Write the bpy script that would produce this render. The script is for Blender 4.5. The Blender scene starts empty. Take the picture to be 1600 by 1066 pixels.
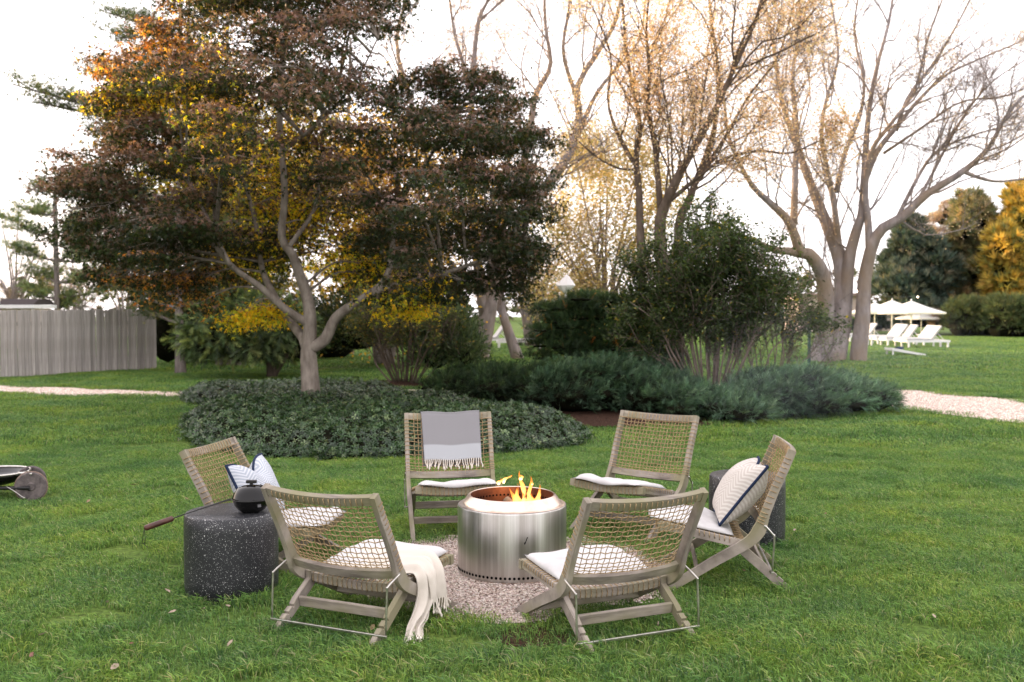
import bpy, bmesh, math, random
import numpy as np
from mathutils import Vector, Matrix
rng = np.random.default_rng(7)
random.seed(7)
SC = bpy.context.scene
COL = SC.collection
PI = math.pi

# ---------------------------------------------------------------- camera, sky, sun, exposure
CAM_H, F, PITCH = 1.65, 1555.6, math.atan(49 / 1555.6)
cam_d = bpy.data.cameras.new('camera'); cam = bpy.data.objects.new('camera', cam_d); COL.objects.link(cam)
cam.location = (0, 0, CAM_H); cam.rotation_euler = (PI / 2 - PITCH, 0, 0)
cam_d.lens = 35; cam_d.sensor_width = 36; cam_d.clip_end = 2000; cam_d.clip_start = 0.05
cam_d.dof.use_dof = True; cam_d.dof.focus_distance = 5.7; cam_d.dof.aperture_fstop = 3.4
SC.camera = cam
SUN_EL = math.radians(6.0)
SUN_DIR = Vector((-0.88, 0.47, 0)).normalized()              # horizontal direction TOWARDS the sun
w = bpy.data.worlds.new('World'); SC.world = w; w.use_nodes = True
nt = w.node_tree; nt.nodes.clear()
sky = nt.nodes.new('ShaderNodeTexSky'); sky.sky_type = 'NISHITA'; sky.sun_disc = False
sky.sun_elevation = SUN_EL; sky.sun_rotation = math.atan2(SUN_DIR.x, SUN_DIR.y)
sky.air_density = 1.0; sky.dust_density = 2.5; sky.ozone_density = 1.0
cloud = nt.nodes.new('ShaderNodeRGB'); cloud.outputs[0].default_value = (11.0, 10.3, 10.6, 1)   # thin bright veil of cloud
mixc = nt.nodes.new('ShaderNodeMix'); mixc.data_type = 'RGBA'; mixc.inputs[0].default_value = 0.7
bg = nt.nodes.new('ShaderNodeBackground'); bg.inputs['Strength'].default_value = 0.12
wo = nt.nodes.new('ShaderNodeOutputWorld')
nt.links.new(sky.outputs[0], mixc.inputs[6]); nt.links.new(cloud.outputs[0], mixc.inputs[7])
nt.links.new(mixc.outputs[2], bg.inputs['Color']); nt.links.new(bg.outputs[0], wo.inputs[0])
sun_d = bpy.data.lights.new('sun', 'SUN'); sun_d.energy = 4.2; sun_d.angle = math.radians(0.6); sun_d.color = (1.0, 0.72, 0.44)
sun = bpy.data.objects.new('sun', sun_d); COL.objects.link(sun)
sd = Vector((SUN_DIR.x * math.cos(SUN_EL), SUN_DIR.y * math.cos(SUN_EL), math.sin(SUN_EL)))
sun.rotation_euler = (-sd).to_track_quat('-Z', 'Y').to_euler(); sun.location = sd * 60
SC.view_settings.view_transform = 'Standard'; SC.view_settings.look = 'None'
SC.view_settings.exposure = 1.3; SC.view_settings.gamma = 1.0; SC.view_settings.use_curve_mapping = False
SC.cycles.max_bounces = 6; SC.cycles.transparent_max_bounces = 12
SC.cycles.diffuse_bounces = 3; SC.cycles.glossy_bounces = 3; SC.cycles.transmission_bounces = 4
SC.cycles.use_denoising = True

# ---------------------------------------------------------------- helpers
CT, ST = math.cos(PITCH), math.sin(PITCH)
def P(x, y, D):
    """world point seen at photograph pixel (x, y) when it stands D metres along +Y"""
    dx, dv = (x - 800) / F, (533 - y) / F
    d = np.array([dx, CT + dv * ST, -ST + dv * CT])
    return np.array([0, 0, CAM_H]) + d * (D / d[1])
def G(x, y, z=0.0):
    dx, dv = (x - 800) / F, (533 - y) / F
    d = np.array([dx, CT + dv * ST, -ST + dv * CT])
    return np.array([0, 0, CAM_H]) + d * ((z - CAM_H) / d[2])

def tag(o, label=None, cat=None, group=None, kind=None):
    if label: o['label'] = label
    if cat: o['category'] = cat
    if group: o['group'] = group
    if kind: o['kind'] = kind
    return o
def empty(name, loc=(0, 0, 0), rz=0.0, parent=None):
    o = bpy.data.objects.new(name, None); COL.objects.link(o)
    o.location = loc; o.rotation_euler = (0, 0, rz); o.empty_display_size = 0.1
    if parent: o.parent = parent
    return o
def np_mesh(name, verts, faces, col=None, smooth=False):
    verts = np.asarray(verts, np.float32); faces = np.asarray(faces, np.int32)
    me = bpy.data.meshes.new(name)
    k = faces.shape[1]; nf = len(faces)
    me.vertices.add(len(verts)); me.vertices.foreach_set('co', verts.ravel())
    me.loops.add(nf * k); me.loops.foreach_set('vertex_index', faces.ravel())
    me.polygons.add(nf)
    me.polygons.foreach_set('loop_start', np.arange(0, nf * k, k, dtype=np.int32))
    me.polygons.foreach_set('loop_total', np.full(nf, k, np.int32))
    me.polygons.foreach_set('use_smooth', np.full(nf, smooth, bool))
    if col is not None:
        a = me.attributes.new('tint', 'FLOAT_COLOR', 'POINT')
        c = np.ones((len(verts), 4), np.float32); c[:, :3] = col
        a.data.foreach_set('color', c.ravel())
    me.update(calc_edges=True)
    return me
def link(name, me, mat=None, parent=None):
    o = bpy.data.objects.new(name, me); COL.objects.link(o)
    if mat is not None and len(me.materials) == 0: me.materials.append(mat)
    if parent: o.parent = parent
    return o
def nobj(name, v, f, mat, parent=None, col=None, smooth=False):
    return link(name, np_mesh(name, v, f, col, smooth), mat, parent)
def bobj(name, bm, mat, parent=None, smooth=False, bevel=0.0, seg=2):
    if bevel > 0:
        bmesh.ops.bevel(bm, geom=[e for e in bm.edges if e.is_manifold and e.calc_face_angle(0) > 0.6], offset=bevel, segments=seg, affect='EDGES', profile=0.6)
    bmesh.ops.recalc_face_normals(bm, faces=bm.faces)
    me = bpy.data.meshes.new(name); bm.to_mesh(me); bm.free()
    for p in me.polygons: p.use_smooth = smooth
    return link(name, me, mat, parent)
def copy_tree(o, parent=None):
    c = o.copy(); COL.objects.link(c); c.parent = parent
    for ch in list(KIDS.get(o.name, [])):
        copy_tree(ch, c)
    return c
KIDS = {}
def index_kids():
    KIDS.clear()
    for o in SC.objects:
        if o.parent: KIDS.setdefault(o.parent.name, []).append(o)

def box(bm, c, s, rot=None):
    m = Matrix.Translation(c)
    if rot is not None: m = m @ rot
    m = m @ Matrix.Diagonal((s[0], s[1], s[2], 1))
    return bmesh.ops.create_cube(bm, size=1.0, matrix=m)
def tube_arrays(pts, rad, sides=6, cap=True):
    pts = np.asarray(pts, float); n = len(pts)
    rad = np.broadcast_to(np.asarray(rad, float), (n,))
    t = np.gradient(pts, axis=0); t /= np.linalg.norm(t, axis=1)[:, None] + 1e-9
    mt = t.mean(0)
    ref = np.array([0, 0, 1.0]) if abs(mt[2]) < 0.75 * np.linalg.norm(mt) + 1e-9 else np.array([1.0, 0.13, 0])
    u = np.cross(t, ref); u /= np.linalg.norm(u, axis=1)[:, None] + 1e-9
    v = np.cross(t, u)
    a = np.arange(sides) * 2 * PI / sides
    ring = (np.cos(a)[None, :, None] * u[:, None, :] + np.sin(a)[None, :, None] * v[:, None, :]) * rad[:, None, None] + pts[:, None, :]
    V = ring.reshape(-1, 3)
    i = np.arange(n - 1)[:, None] * sides; j = np.arange(sides)[None, :]; j2 = (j + 1) % sides
    Fq = np.stack([i + j, i + j2, i + sides + j2, i + sides + j], -1).reshape(-1, 4)
    if cap:
        nv = len(V); V = np.vstack([V, pts[0], pts[-1]])
        j = np.arange(sides); j2 = (j + 1) % sides
        c0 = np.stack([np.full(sides, nv), j2, j, j], -1); b = (n - 1) * sides
        c1 = np.stack([np.full(sides, nv + 1), b + j, b + j2, b + j2], -1)
        # quads with a repeated corner are invalid: make them tris by splitting all
        T = np.vstack([Fq[:, [0, 1, 2]], Fq[:, [0, 2, 3]], c0[:, :3], c1[:, :3]])
    else:
        T = np.vstack([Fq[:, [0, 1, 2]], Fq[:, [0, 2, 3]]])
    return V, T
class Acc:
    """collects triangles of one object"""
    def __init__(s): s.v = []; s.f = []; s.c = []; s.n = 0
    def add(s, v, f, c=None):
        s.v.append(v); s.f.append(f + s.n); s.n += len(v)
        if c is not None: s.c.append(c if np.ndim(c) == 2 else np.tile(c, (len(v), 1)))
    def obj(s, name, mat, parent=None, smooth=False):
        return nobj(name, np.vstack(s.v), np.vstack(s.f), mat, parent, np.vstack(s.c) if s.c else None, smooth)
def tube_obj(name, pts, rad, mat, parent=None, sides=8):
    v, f = tube_arrays(pts, rad, sides); return nobj(name, v, f, mat, parent, None, True)
def spline(pts, n):
    """Catmull-Rom through the points"""
    p = np.asarray(pts, float); p = np.vstack([2 * p[0] - p[1], p, 2 * p[-1] - p[-2]])
    m = len(p) - 3; out = []
    for q in np.linspace(0, m - 1e-6, n):
        i = int(q); t = q - i; a, b, c, d = p[i], p[i + 1], p[i + 2], p[i + 3]
        out.append(0.5 * ((2 * b) + (c - a) * t + (2 * a - 5 * b + 4 * c - d) * t * t + (3 * b - a - 3 * c + d) * t ** 3))
    return np.array(out)
def lathe(bm, prof, seg=64, c=(0, 0, 0)):
    rows = []
    for r, z in prof:
        rows.append([bm.verts.new((c[0] + r * math.cos(2 * PI * k / seg), c[1] + r * math.sin(2 * PI * k / seg), c[2] + z)) for k in range(seg)] if r > 1e-6 else [bm.verts.new((c[0], c[1], c[2] + z))])
    for a, b in zip(rows[:-1], rows[1:]):
        for k in range(seg):
            k2 = (k + 1) % seg
            if len(a) == 1 and len(b) == 1: continue
            if len(a) == 1: bm.faces.new((a[0], b[k], b[k2]))
            elif len(b) == 1: bm.faces.new((a[k], a[k2], b[0]))
            else: bm.faces.new((a[k], a[k2], b[k2], b[k]))
def prism(bm, poly, x0, x1):
    """polygon of (y, z) extruded from x0 to x1"""
    a = [bm.verts.new((x0, y, z)) for y, z in poly]; b = [bm.verts.new((x1, y, z)) for y, z in poly]
    n = len(poly)
    bm.faces.new(a); bm.faces.new(b[::-1])
    for i in range(n): bm.faces.new((a[i], a[(i + 1) % n], b[(i + 1) % n], b[i]))

# value noise in numpy (smooth, 3-D)
_perm = np.random.default_rng(3).random((32, 32, 32))
def vnoise(p):
    p = np.asarray(p, float); i = np.floor(p).astype(int); f = p - i; f = f * f * (3 - 2 * f)
    def g(a, b, c): return _perm[(i[..., 0] + a) % 32, (i[..., 1] + b) % 32, (i[..., 2] + c) % 32]
    x0 = g(0, 0, 0) * (1 - f[..., 0]) + g(1, 0, 0) * f[..., 0]; x1 = g(0, 1, 0) * (1 - f[..., 0]) + g(1, 1, 0) * f[..., 0]
    x2 = g(0, 0, 1) * (1 - f[..., 0]) + g(1, 0, 1) * f[..., 0]; x3 = g(0, 1, 1) * (1 - f[..., 0]) + g(1, 1, 1) * f[..., 0]
    return (x0 * (1 - f[..., 1]) + x1 * f[..., 1]) * (1 - f[..., 2]) + (x2 * (1 - f[..., 1]) + x3 * f[..., 1]) * f[..., 2]
def in_poly(x, y, poly):
    inside = np.zeros(len(x), bool); n = len(poly); j = n - 1
    for i in range(n):
        xi, yi = poly[i]; xj, yj = poly[j]
        c = ((yi > y) != (yj > y)) & (x < (xj - xi) * (y - yi) / (yj - yi + 1e-12) + xi)
        inside ^= c; j = i
    return inside
def poly_dist(x, y, poly):
    d = np.full(len(x), 1e9); n = len(poly)
    for i in range(n):
        a = np.array(poly[i]); b = np.array(poly[(i + 1) % n]); ab = b - a
        t = np.clip(((x - a[0]) * ab[0] + (y - a[1]) * ab[1]) / (ab @ ab), 0, 1)
        d = np.minimum(d, np.hypot(x - a[0] - t * ab[0], y - a[1] - t * ab[1]))
    return d

# leaf templates and scattering -------------------------------------------------
def T_leaf(wd=0.5):      # folded rhomb along +x, normal +z
    return np.array([[0, 0, 0], [0.45, -wd / 2, 0.06], [1, 0, -0.05], [0.45, wd / 2, 0.06]]), np.array([[0, 1, 2], [0, 2, 3]])
def T_maple():
    v = [[0, 0, 0]]; f = []
    for a, l in ((0, 1.0), (55, .8), (-55, .8), (105, .5), (-105, .5)):
        a = math.radians(a); d = np.array([math.cos(a), math.sin(a)]); q = np.array([-d[1], d[0]])
        k = len(v); m = d * l * 0.35
        v += [[*(m - q * .13), .03], [*(d * l), -.1], [*(m + q * .13), .03]]; f += [[0, k, k + 1], [0, k + 1, k + 2]]
    return np.array(v, float), np.array(f)
def T_maple3():
    v = [[0, 0, 0]]; f = []
    for a, l in ((0, 1.0), (62, .8), (-62, .8)):
        a = math.radians(a); d = np.array([math.cos(a), math.sin(a)]); q = np.array([-d[1], d[0]])
        k = len(v)
        v += [[*(-d * l * .12 - q * .17), .03], [*(d * l), -.12], [*(-d * l * .12 + q * .17), .03]]; f += [[k, k + 1, k + 2]]
    return np.array(v, float), np.array(f)
def T_needles(n=10, wd=0.06, spread=0.8, seed=0):
    r = np.random.default_rng(seed); v = []; f = []
    for i in range(n):
        d = np.array([1.0, r.normal(0, spread * .5), r.normal(0, spread * .5)]); d /= np.linalg.norm(d); d *= r.uniform(.7, 1)
        s = np.cross(d, r.normal(size=3)); s /= np.linalg.norm(s); k = len(v)
        v += [list(-s * wd / 2), list(s * wd / 2), list(d)]; f.append([k, k + 1, k + 2])
    return np.array(v), np.array(f)
def T_spray(n=14, wd=0.05, seed=0):   # feathery juniper spray: stalk along +x with side slivers
    r = np.random.default_rng(seed); v = []; f = []
    for i in range(n):
        t = (i + .5) / n; b = np.array([t * .8, 0, -.12 * t * t]); sgn = 1 if i % 2 else -1
        a = math.radians(r.uniform(22, 42)); l = (1 - t) * .38 + .16
        d = np.array([math.cos(a), sgn * math.sin(a), r.normal(0, .2)]) * l; s = np.array([-math.sin(a) * sgn, math.cos(a), r.normal(0, .5)]); s /= np.linalg.norm(s)
        k = len(v); v += [list(b - s * wd / 2), list(b + s * wd / 2), list(b + d)]; f.append([k, k + 1, k + 2])
    k = len(v); v += [[0, -wd / 3, 0], [0, wd / 3, 0], [1, 0, -.15]]; f.append([k, k + 1, k + 2])
    return np.array(v), np.array(f)
def T_whorl(n=6, seed=0):
    r = np.random.default_rng(seed); v = []; f = []
    for i in range(n):
        a = 2 * PI * i / n + r.uniform(-.3, .3); d = np.array([math.cos(a), math.sin(a), r.uniform(-.1, .35)]) * r.uniform(.8, 1.1); q = np.array([-math.sin(a), math.cos(a), 0]) * .22
        k = len(v); v += [[0, 0, 0], list(d * .6 - q + [0, 0, .05]), list(d), list(d * .6 + q + [0, 0, .05])]; f += [[k, k + 1, k + 2], [k, k + 2, k + 3]]
    return np.array(v), np.array(f)
def basis(xdir, up, roll):
    """rotation matrices with x along xdir, z near up, rolled"""
    x = xdir / (np.linalg.norm(xdir, axis=1)[:, None] + 1e-9)
    y = np.cross(up, x); y /= np.linalg.norm(y, axis=1)[:, None] + 1e-9
    z = np.cross(x, y)
    c, s = np.cos(roll)[:, None], np.sin(roll)[:, None]
    return np.stack([x, y * c + z * s, -y * s + z * c], -1)
def scatter(tv, tf, pos, R, s, col, tip=0.0):
    n = len(pos); s = np.asarray(s, float); s = s[:, None, None] if s.ndim == 1 else s
    V = np.einsum('nij,vj->nvi', R, tv) * s + pos[:, None, :]
    Fc = tf[None] + (np.arange(n) * len(tv))[:, None, None]
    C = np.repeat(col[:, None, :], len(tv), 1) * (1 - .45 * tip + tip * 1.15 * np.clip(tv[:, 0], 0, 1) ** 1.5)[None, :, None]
    return V.reshape(-1, 3), Fc.reshape(-1, 3), C.reshape(-1, 3)
def unit(n, r=None):
    r = r or rng; d = r.normal(size=(n, 3)); return d / np.linalg.norm(d, axis=1)[:, None]
def pick_cols(n, cols, wts, jit=0.18, r=None):
    r = r or rng; cols = np.array(cols); wts = np.array(wts, float); wts /= wts.sum()
    c = cols[r.choice(len(cols), n, p=wts)]
    return c * r.uniform(1 - jit, 1 + jit, (n, 1)) * r.uniform(1 - jit * .3, 1 + jit * .3, (n, 3))

# ---------------------------------------------------------------- materials
def new_mat(name):
    m = bpy.data.materials.new(name); m.use_nodes = True; n = m.node_tree; n.nodes.clear()
    out = n.nodes.new('ShaderNodeOutputMaterial'); b = n.nodes.new('ShaderNodeBsdfPrincipled'); n.links.new(b.outputs[0], out.inputs[0])
    return m, n, b, out
def noise_mat(name, c1, c2, scale=8, rough=0.7, bump=0.0, bscale=None, stretch=(1, 1, 1), c3=None, spec=0.4, coord='Object', detail=6, metallic=0, bdist=0.01):
    m, n, b, out = new_mat(name)
    tc = n.nodes.new('ShaderNodeTexCoord'); mp = n.nodes.new('ShaderNodeMapping'); mp.inputs['Scale'].default_value = stretch
    n.links.new(tc.outputs[coord], mp.inputs[0])
    tx = n.nodes.new('ShaderNodeTexNoise'); tx.inputs['Scale'].default_value = scale; tx.inputs['Detail'].default_value = detail; tx.inputs['Roughness'].default_value = .62
    n.links.new(mp.outputs[0], tx.inputs[0])
    cr = n.nodes.new('ShaderNodeValToRGB'); cr.color_ramp.elements[0].position = .32; cr.color_ramp.elements[1].position = .68
    cr.color_ramp.elements[0].color = (*c1, 1); cr.color_ramp.elements[1].color = (*c2, 1)
    n.links.new(tx.outputs[0], cr.inputs[0]); src = cr.outputs[0]
    if c3:
        t2 = n.nodes.new('ShaderNodeTexNoise'); t2.inputs['Scale'].default_value = scale * .17; t2.inputs['Detail'].default_value = 3; n.links.new(tc.outputs[coord], t2.inputs[0])
        r2 = n.nodes.new('ShaderNodeValToRGB'); r2.color_ramp.elements[0].position = .42; r2.color_ramp.elements[1].position = .62; n.links.new(t2.outputs[0], r2.inputs[0])
        mx = n.nodes.new('ShaderNodeMix'); mx.data_type = 'RGBA'; mx.inputs[7].default_value = (*c3, 1); n.links.new(r2.outputs[0], mx.inputs[0]); n.links.new(src, mx.inputs[6]); src = mx.outputs[2]
    n.links.new(src, b.inputs['Base Color']); b.inputs['Roughness'].default_value = rough; b.inputs['Specular IOR Level'].default_value = spec; b.inputs['Metallic'].default_value = metallic
    if bump:
        t3 = n.nodes.new('ShaderNodeTexNoise'); t3.inputs['Scale'].default_value = bscale or scale * 3; t3.inputs['Detail'].default_value = 6; n.links.new(mp.outputs[0], t3.inputs[0])
        bp = n.nodes.new('ShaderNodeBump'); bp.inputs['Strength'].default_value = bump; bp.inputs['Distance'].default_value = bdist
        n.links.new(t3.outputs[0], bp.inputs['Height']); n.links.new(bp.outputs[0], b.inputs['Normal'])
    return m
def leaf_mat(name, trans=0.35, rough=0.5, spec=0.35, boost=1.0):
    m, n, b, out = new_mat(name)
    at = n.nodes.new('ShaderNodeAttribute'); at.attribute_name = 'tint'
    n.links.new(at.outputs['Color'], b.inputs['Base Color']); b.inputs['Roughness'].default_value = rough; b.inputs['Specular IOR Level'].default_value = spec
    tr = n.nodes.new('ShaderNodeBsdfTranslucent'); 
    g = n.nodes.new('ShaderNodeMix'); g.data_type = 'RGBA'; g.blend_type = 'MULTIPLY'; g.inputs[0].default_value = 1; g.inputs[7].default_value = (1.9 * boost, 1.75 * boost, 0.9 * boost, 1)
    n.links.new(at.outputs['Color'], g.inputs[6]); n.links.new(g.outputs[2], tr.inputs[0])
    mx = n.nodes.new('ShaderNodeMixShader'); mx.inputs[0].default_value = trans
    n.links.new(b.outputs[0], mx.inputs[1]); n.links.new(tr.outputs[0], mx.inputs[2]); n.links.new(mx.outputs[0], out.inputs[0])
    return m
def plain(name, c, rough=.6, spec=.4, metallic=0, emit=None, es=0):
    m, n, b, out = new_mat(name); b.inputs['Base Color'].default_value = (*c, 1); b.inputs['Roughness'].default_value = rough
    b.inputs['Specular IOR Level'].default_value = spec; b.inputs['Metallic'].default_value = metallic
    if emit: b.inputs['Emission Color'].default_value = (*emit, 1); b.inputs['Emission Strength'].default_value = es
    return m

M = {}
M['leaf'] = leaf_mat('leaf', .42); M['gold_leaf'] = leaf_mat('gold_leaf', .6, .5, .2, 1.0); M['needle'] = leaf_mat('needle', .18, .6, .2); M['gloss_leaf'] = leaf_mat('gloss_leaf', .10, .30, .5)
M['maple_bark'] = noise_mat('maple_bark', (.13, .105, .085), (.30, .26, .22), 9, .8, .6, 22, (1, 1, .35), spec=.2, bdist=.03)
M['grey_bark'] = noise_mat('grey_bark', (.155, .132, .128), (.34, .30, .295), 5, .85, .6, 14, (1, 1, .3), spec=.15, bdist=.05, c3=(.24, .185, .14))
M['dark_bark'] = noise_mat('dark_bark', (.06, .045, .035), (.15, .115, .09), 6, .9, .5, 14, (1, 1, .4), spec=.1, bdist=.04)
M['mid_bark'] = noise_mat('mid_bark', (.12, .09, .075), (.25, .195, .16), 6, .9, .5, 14, (1, 1, .4), spec=.1, bdist=.04)
M['pine_bark'] = noise_mat('pine_bark', (.10, .085, .075), (.26, .22, .20), 10, .9, .9, 16, (1, 1, .25), spec=.1, bdist=.05)
M['shade_hull'] = noise_mat('shade_hull', (.005, .006, .003), (.015, .014, .008), 9, .95, .0, spec=.05)  # near black, stands in for the shade deep inside foliage
M['mulch'] = noise_mat('mulch', (.022, .012, .008), (.085, .045, .030), 30, .95, 1.0, 45, spec=.1, bdist=.04)
M['teak'] = noise_mat('teak', (.12, .10, .085), (.41, .36, .31), 18, .85, .8, 40, (1, .18, .18), c3=(.22, .20, .125), spec=.2, bdist=.004)
M['teak_x'] = noise_mat('teak_crossgrain', (.12, .10, .085), (.41, .36, .31), 18, .85, .8, 40, (.16, 1, 1), c3=(.22, .20, .125), spec=.2, bdist=.004)
M['cord'] = noise_mat('cord', (.21, .14, .07), (.47, .345, .20), 60, .8, .3, 300, spec=.15, bdist=.001)
M['bracket'] = noise_mat('bracket', (.42, .40, .37), (.62, .60, .56), 30, .3, metallic=1.0, spec=.5)
M['cushion'] = noise_mat('cushion', (.46, .45, .445), (.56, .548, .54), 6, .95, .35, 260, spec=.1, bdist=.002)
M['cream'] = noise_mat('cream', (.50, .45, .39), (.58, .53, .47), 7, .95, .5, 300, spec=.1, bdist=.002)
M['fringe'] = plain('fringe', (.72, .66, .58), .95, .1)
M['black_enamel'] = noise_mat('black_enamel', (.003, .003, .003), (.005, .005, .005), 5, .05, spec=.3)
M['black_metal'] = plain('black_metal', (.012, .011, .011), .4, .4)
M['handle_wood'] = noise_mat('handle_wood', (.035, .012, .009), (.085, .032, .022), 30, .4, .1, 60, (.2, 1, 1))
M['white_paint'] = noise_mat('white_paint', (.74, .73, .74), (.82, .81, .81), 3, .5, spec=.3)
M['charcoal'] = noise_mat('charcoal', (.01, .01, .01), (.06, .05, .045), 20, .95, .8, 40, bdist=.02)
M['log'] = noise_mat('log', (.03, .018, .010), (.42, .28, .17), 9, .9, .7, 30, (.3, 1, 1), bdist=.01)
M['fence_wood'] = noise_mat('fence_wood', (.205, .185, .172), (.40, .365, .34), 5, .9, .6, 26, (6, 6, .35), c3=(.23, .215, .175), spec=.1, bdist=.008, coord='Object')
M['green_post'] = plain('green_post', (.02, .06, .045), .6)
M['roof_dark'] = plain('roof_dark', (.045, .035, .035), .9)
M['tan_wall'] = noise_mat('tan_wall', (.60, .48, .42), (.70, .58, .51), 2, .9, .2, 30)
M['window'] = plain('window', (.05, .06, .07), .1, .6)

def gravel_mat(name, g_=1.0):
    m, n, b, out = new_mat(name)
    g = n.nodes.new('ShaderNodeNewGeometry'); vo = n.nodes.new('ShaderNodeTexVoronoi'); vo.inputs['Scale'].default_value = 70
    n.links.new(g.outputs['Position'], vo.inputs[0])
    cr = n.nodes.new('ShaderNodeValToRGB'); e = cr.color_ramp.elements
    e[0].color = (.20 * g_, .155 * g_, .13 * g_, 1); e[1].color = (.62 * g_, .53 * g_, .47 * g_, 1); e.new(.5).color = (.47 * g_, .385 * g_, .335 * g_, 1)
    sp = n.nodes.new('ShaderNodeSeparateColor'); n.links.new(vo.outputs['Color'], sp.inputs[0]); n.links.new(sp.outputs[0], cr.inputs[0])
    n.links.new(cr.outputs[0], b.inputs['Base Color']); b.inputs['Roughness'].default_value = .9; b.inputs['Specular IOR Level'].default_value = .15
    bp = n.nodes.new('ShaderNodeBump'); bp.inputs['Strength'].default_value = .8; bp.inputs['Distance'].default_value = .01; bp.invert = True
    n.links.new(vo.outputs['Distance'], bp.inputs['Height']); n.links.new(bp.outputs[0], b.inputs['Normal'])
    return m
M['gravel'] = gravel_mat('gravel'); M['path_gravel'] = gravel_mat('path_gravel', 1.4)
def lawn_mat():
    m, n, b, out = new_mat('lawn_ground'); g = n.nodes.new('ShaderNodeNewGeometry')
    t1 = n.nodes.new('ShaderNodeTexNoise'); t1.inputs['Scale'].default_value = .35; t1.inputs['Detail'].default_value = 8; t1.inputs['Roughness'].default_value = .7
    t2 = n.nodes.new('ShaderNodeTexNoise'); t2.inputs['Scale'].default_value = 26; t2.inputs['Detail'].default_value = 5
    for t in (t1, t2): n.links.new(g.outputs['Position'], t.inputs[0])
    r1 = n.nodes.new('ShaderNodeValToRGB'); r1.color_ramp.elements[0].position = .35; r1.color_ramp.elements[1].position = .65
    r1.color_ramp.elements[0].color = (.060, .120, .025, 1); r1.color_ramp.elements[1].color = (.140, .200, .042, 1); n.links.new(t1.outputs[0], r1.inputs[0])
    r2 = n.nodes.new('ShaderNodeValToRGB'); r2.color_ramp.elements[0].position = .3; r2.color_ramp.elements[1].position = .7
    r2.color_ramp.elements[0].color = (.4, .4, .4, 1); r2.color_ramp.elements[1].color = (1.2, 1.2, 1.1, 1); n.links.new(t2.outputs[0], r2.inputs[0])
    mx = n.nodes.new('ShaderNodeMix'); mx.data_type = 'RGBA'; mx.blend_type = 'MULTIPLY'; mx.inputs[0].default_value = 1
    n.links.new(r1.outputs[0], mx.inputs[6]); n.links.new(r2.outputs[0], mx.inputs[7]); n.links.new(mx.outputs[2], b.inputs['Base Color'])
    b.inputs['Roughness'].default_value = .9; b.inputs['Specular IOR Level'].default_value = .1
    bp = n.nodes.new('ShaderNodeBump'); bp.inputs['Distance'].default_value = .05; bp.inputs['Strength'].default_value = .6; n.links.new(t2.outputs[0], bp.inputs['Height']); n.links.new(bp.outputs[0], b.inputs['Normal'])
    return m
M['lawn'] = lawn_mat()
def blade_mat():
    m, n, b, out = new_mat('grass_blade'); g = n.nodes.new('ShaderNodeNewGeometry')
    at = n.nodes.new('ShaderNodeAttribute'); at.attribute_name = 'tint'
    t1 = n.nodes.new('ShaderNodeTexNoise'); t1.inputs['Scale'].default_value = .9; t1.inputs['Detail'].default_value = 8; t1.inputs['Roughness'].default_value = .68
    n.links.new(g.outputs['Position'], t1.inputs[0])
    r1 = n.nodes.new('ShaderNodeValToRGB'); e = r1.color_ramp.elements; e[0].position = .33; e[1].position = .68
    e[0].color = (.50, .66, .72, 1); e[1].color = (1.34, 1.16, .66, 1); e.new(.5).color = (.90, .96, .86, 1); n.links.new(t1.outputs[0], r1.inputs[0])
    mx = n.nodes.new('ShaderNodeMix'); mx.data_type = 'RGBA'; mx.blend_type = 'MULTIPLY'; mx.inputs[0].default_value = 1
    n.links.new(at.outputs['Color'], mx.inputs[6]); n.links.new(r1.outputs[0], mx.inputs[7]); n.links.new(mx.outputs[2], b.inputs['Base Color'])
    b.inputs['Roughness'].default_value = .5; b.inputs['Specular IOR Level'].default_value = .3
    tr = n.nodes.new('ShaderNodeBsdfTranslucent'); n.links.new(mx.outputs[2], tr.inputs[0])
    ms = n.nodes.new('ShaderNodeMixShader'); ms.inputs[0].default_value = .35; n.links.new(b.outputs[0], ms.inputs[1]); n.links.new(tr.outputs[0], ms.inputs[2]); n.links.new(ms.outputs[0], out.inputs[0])
    return m
M['blade'] = blade_mat()
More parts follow.
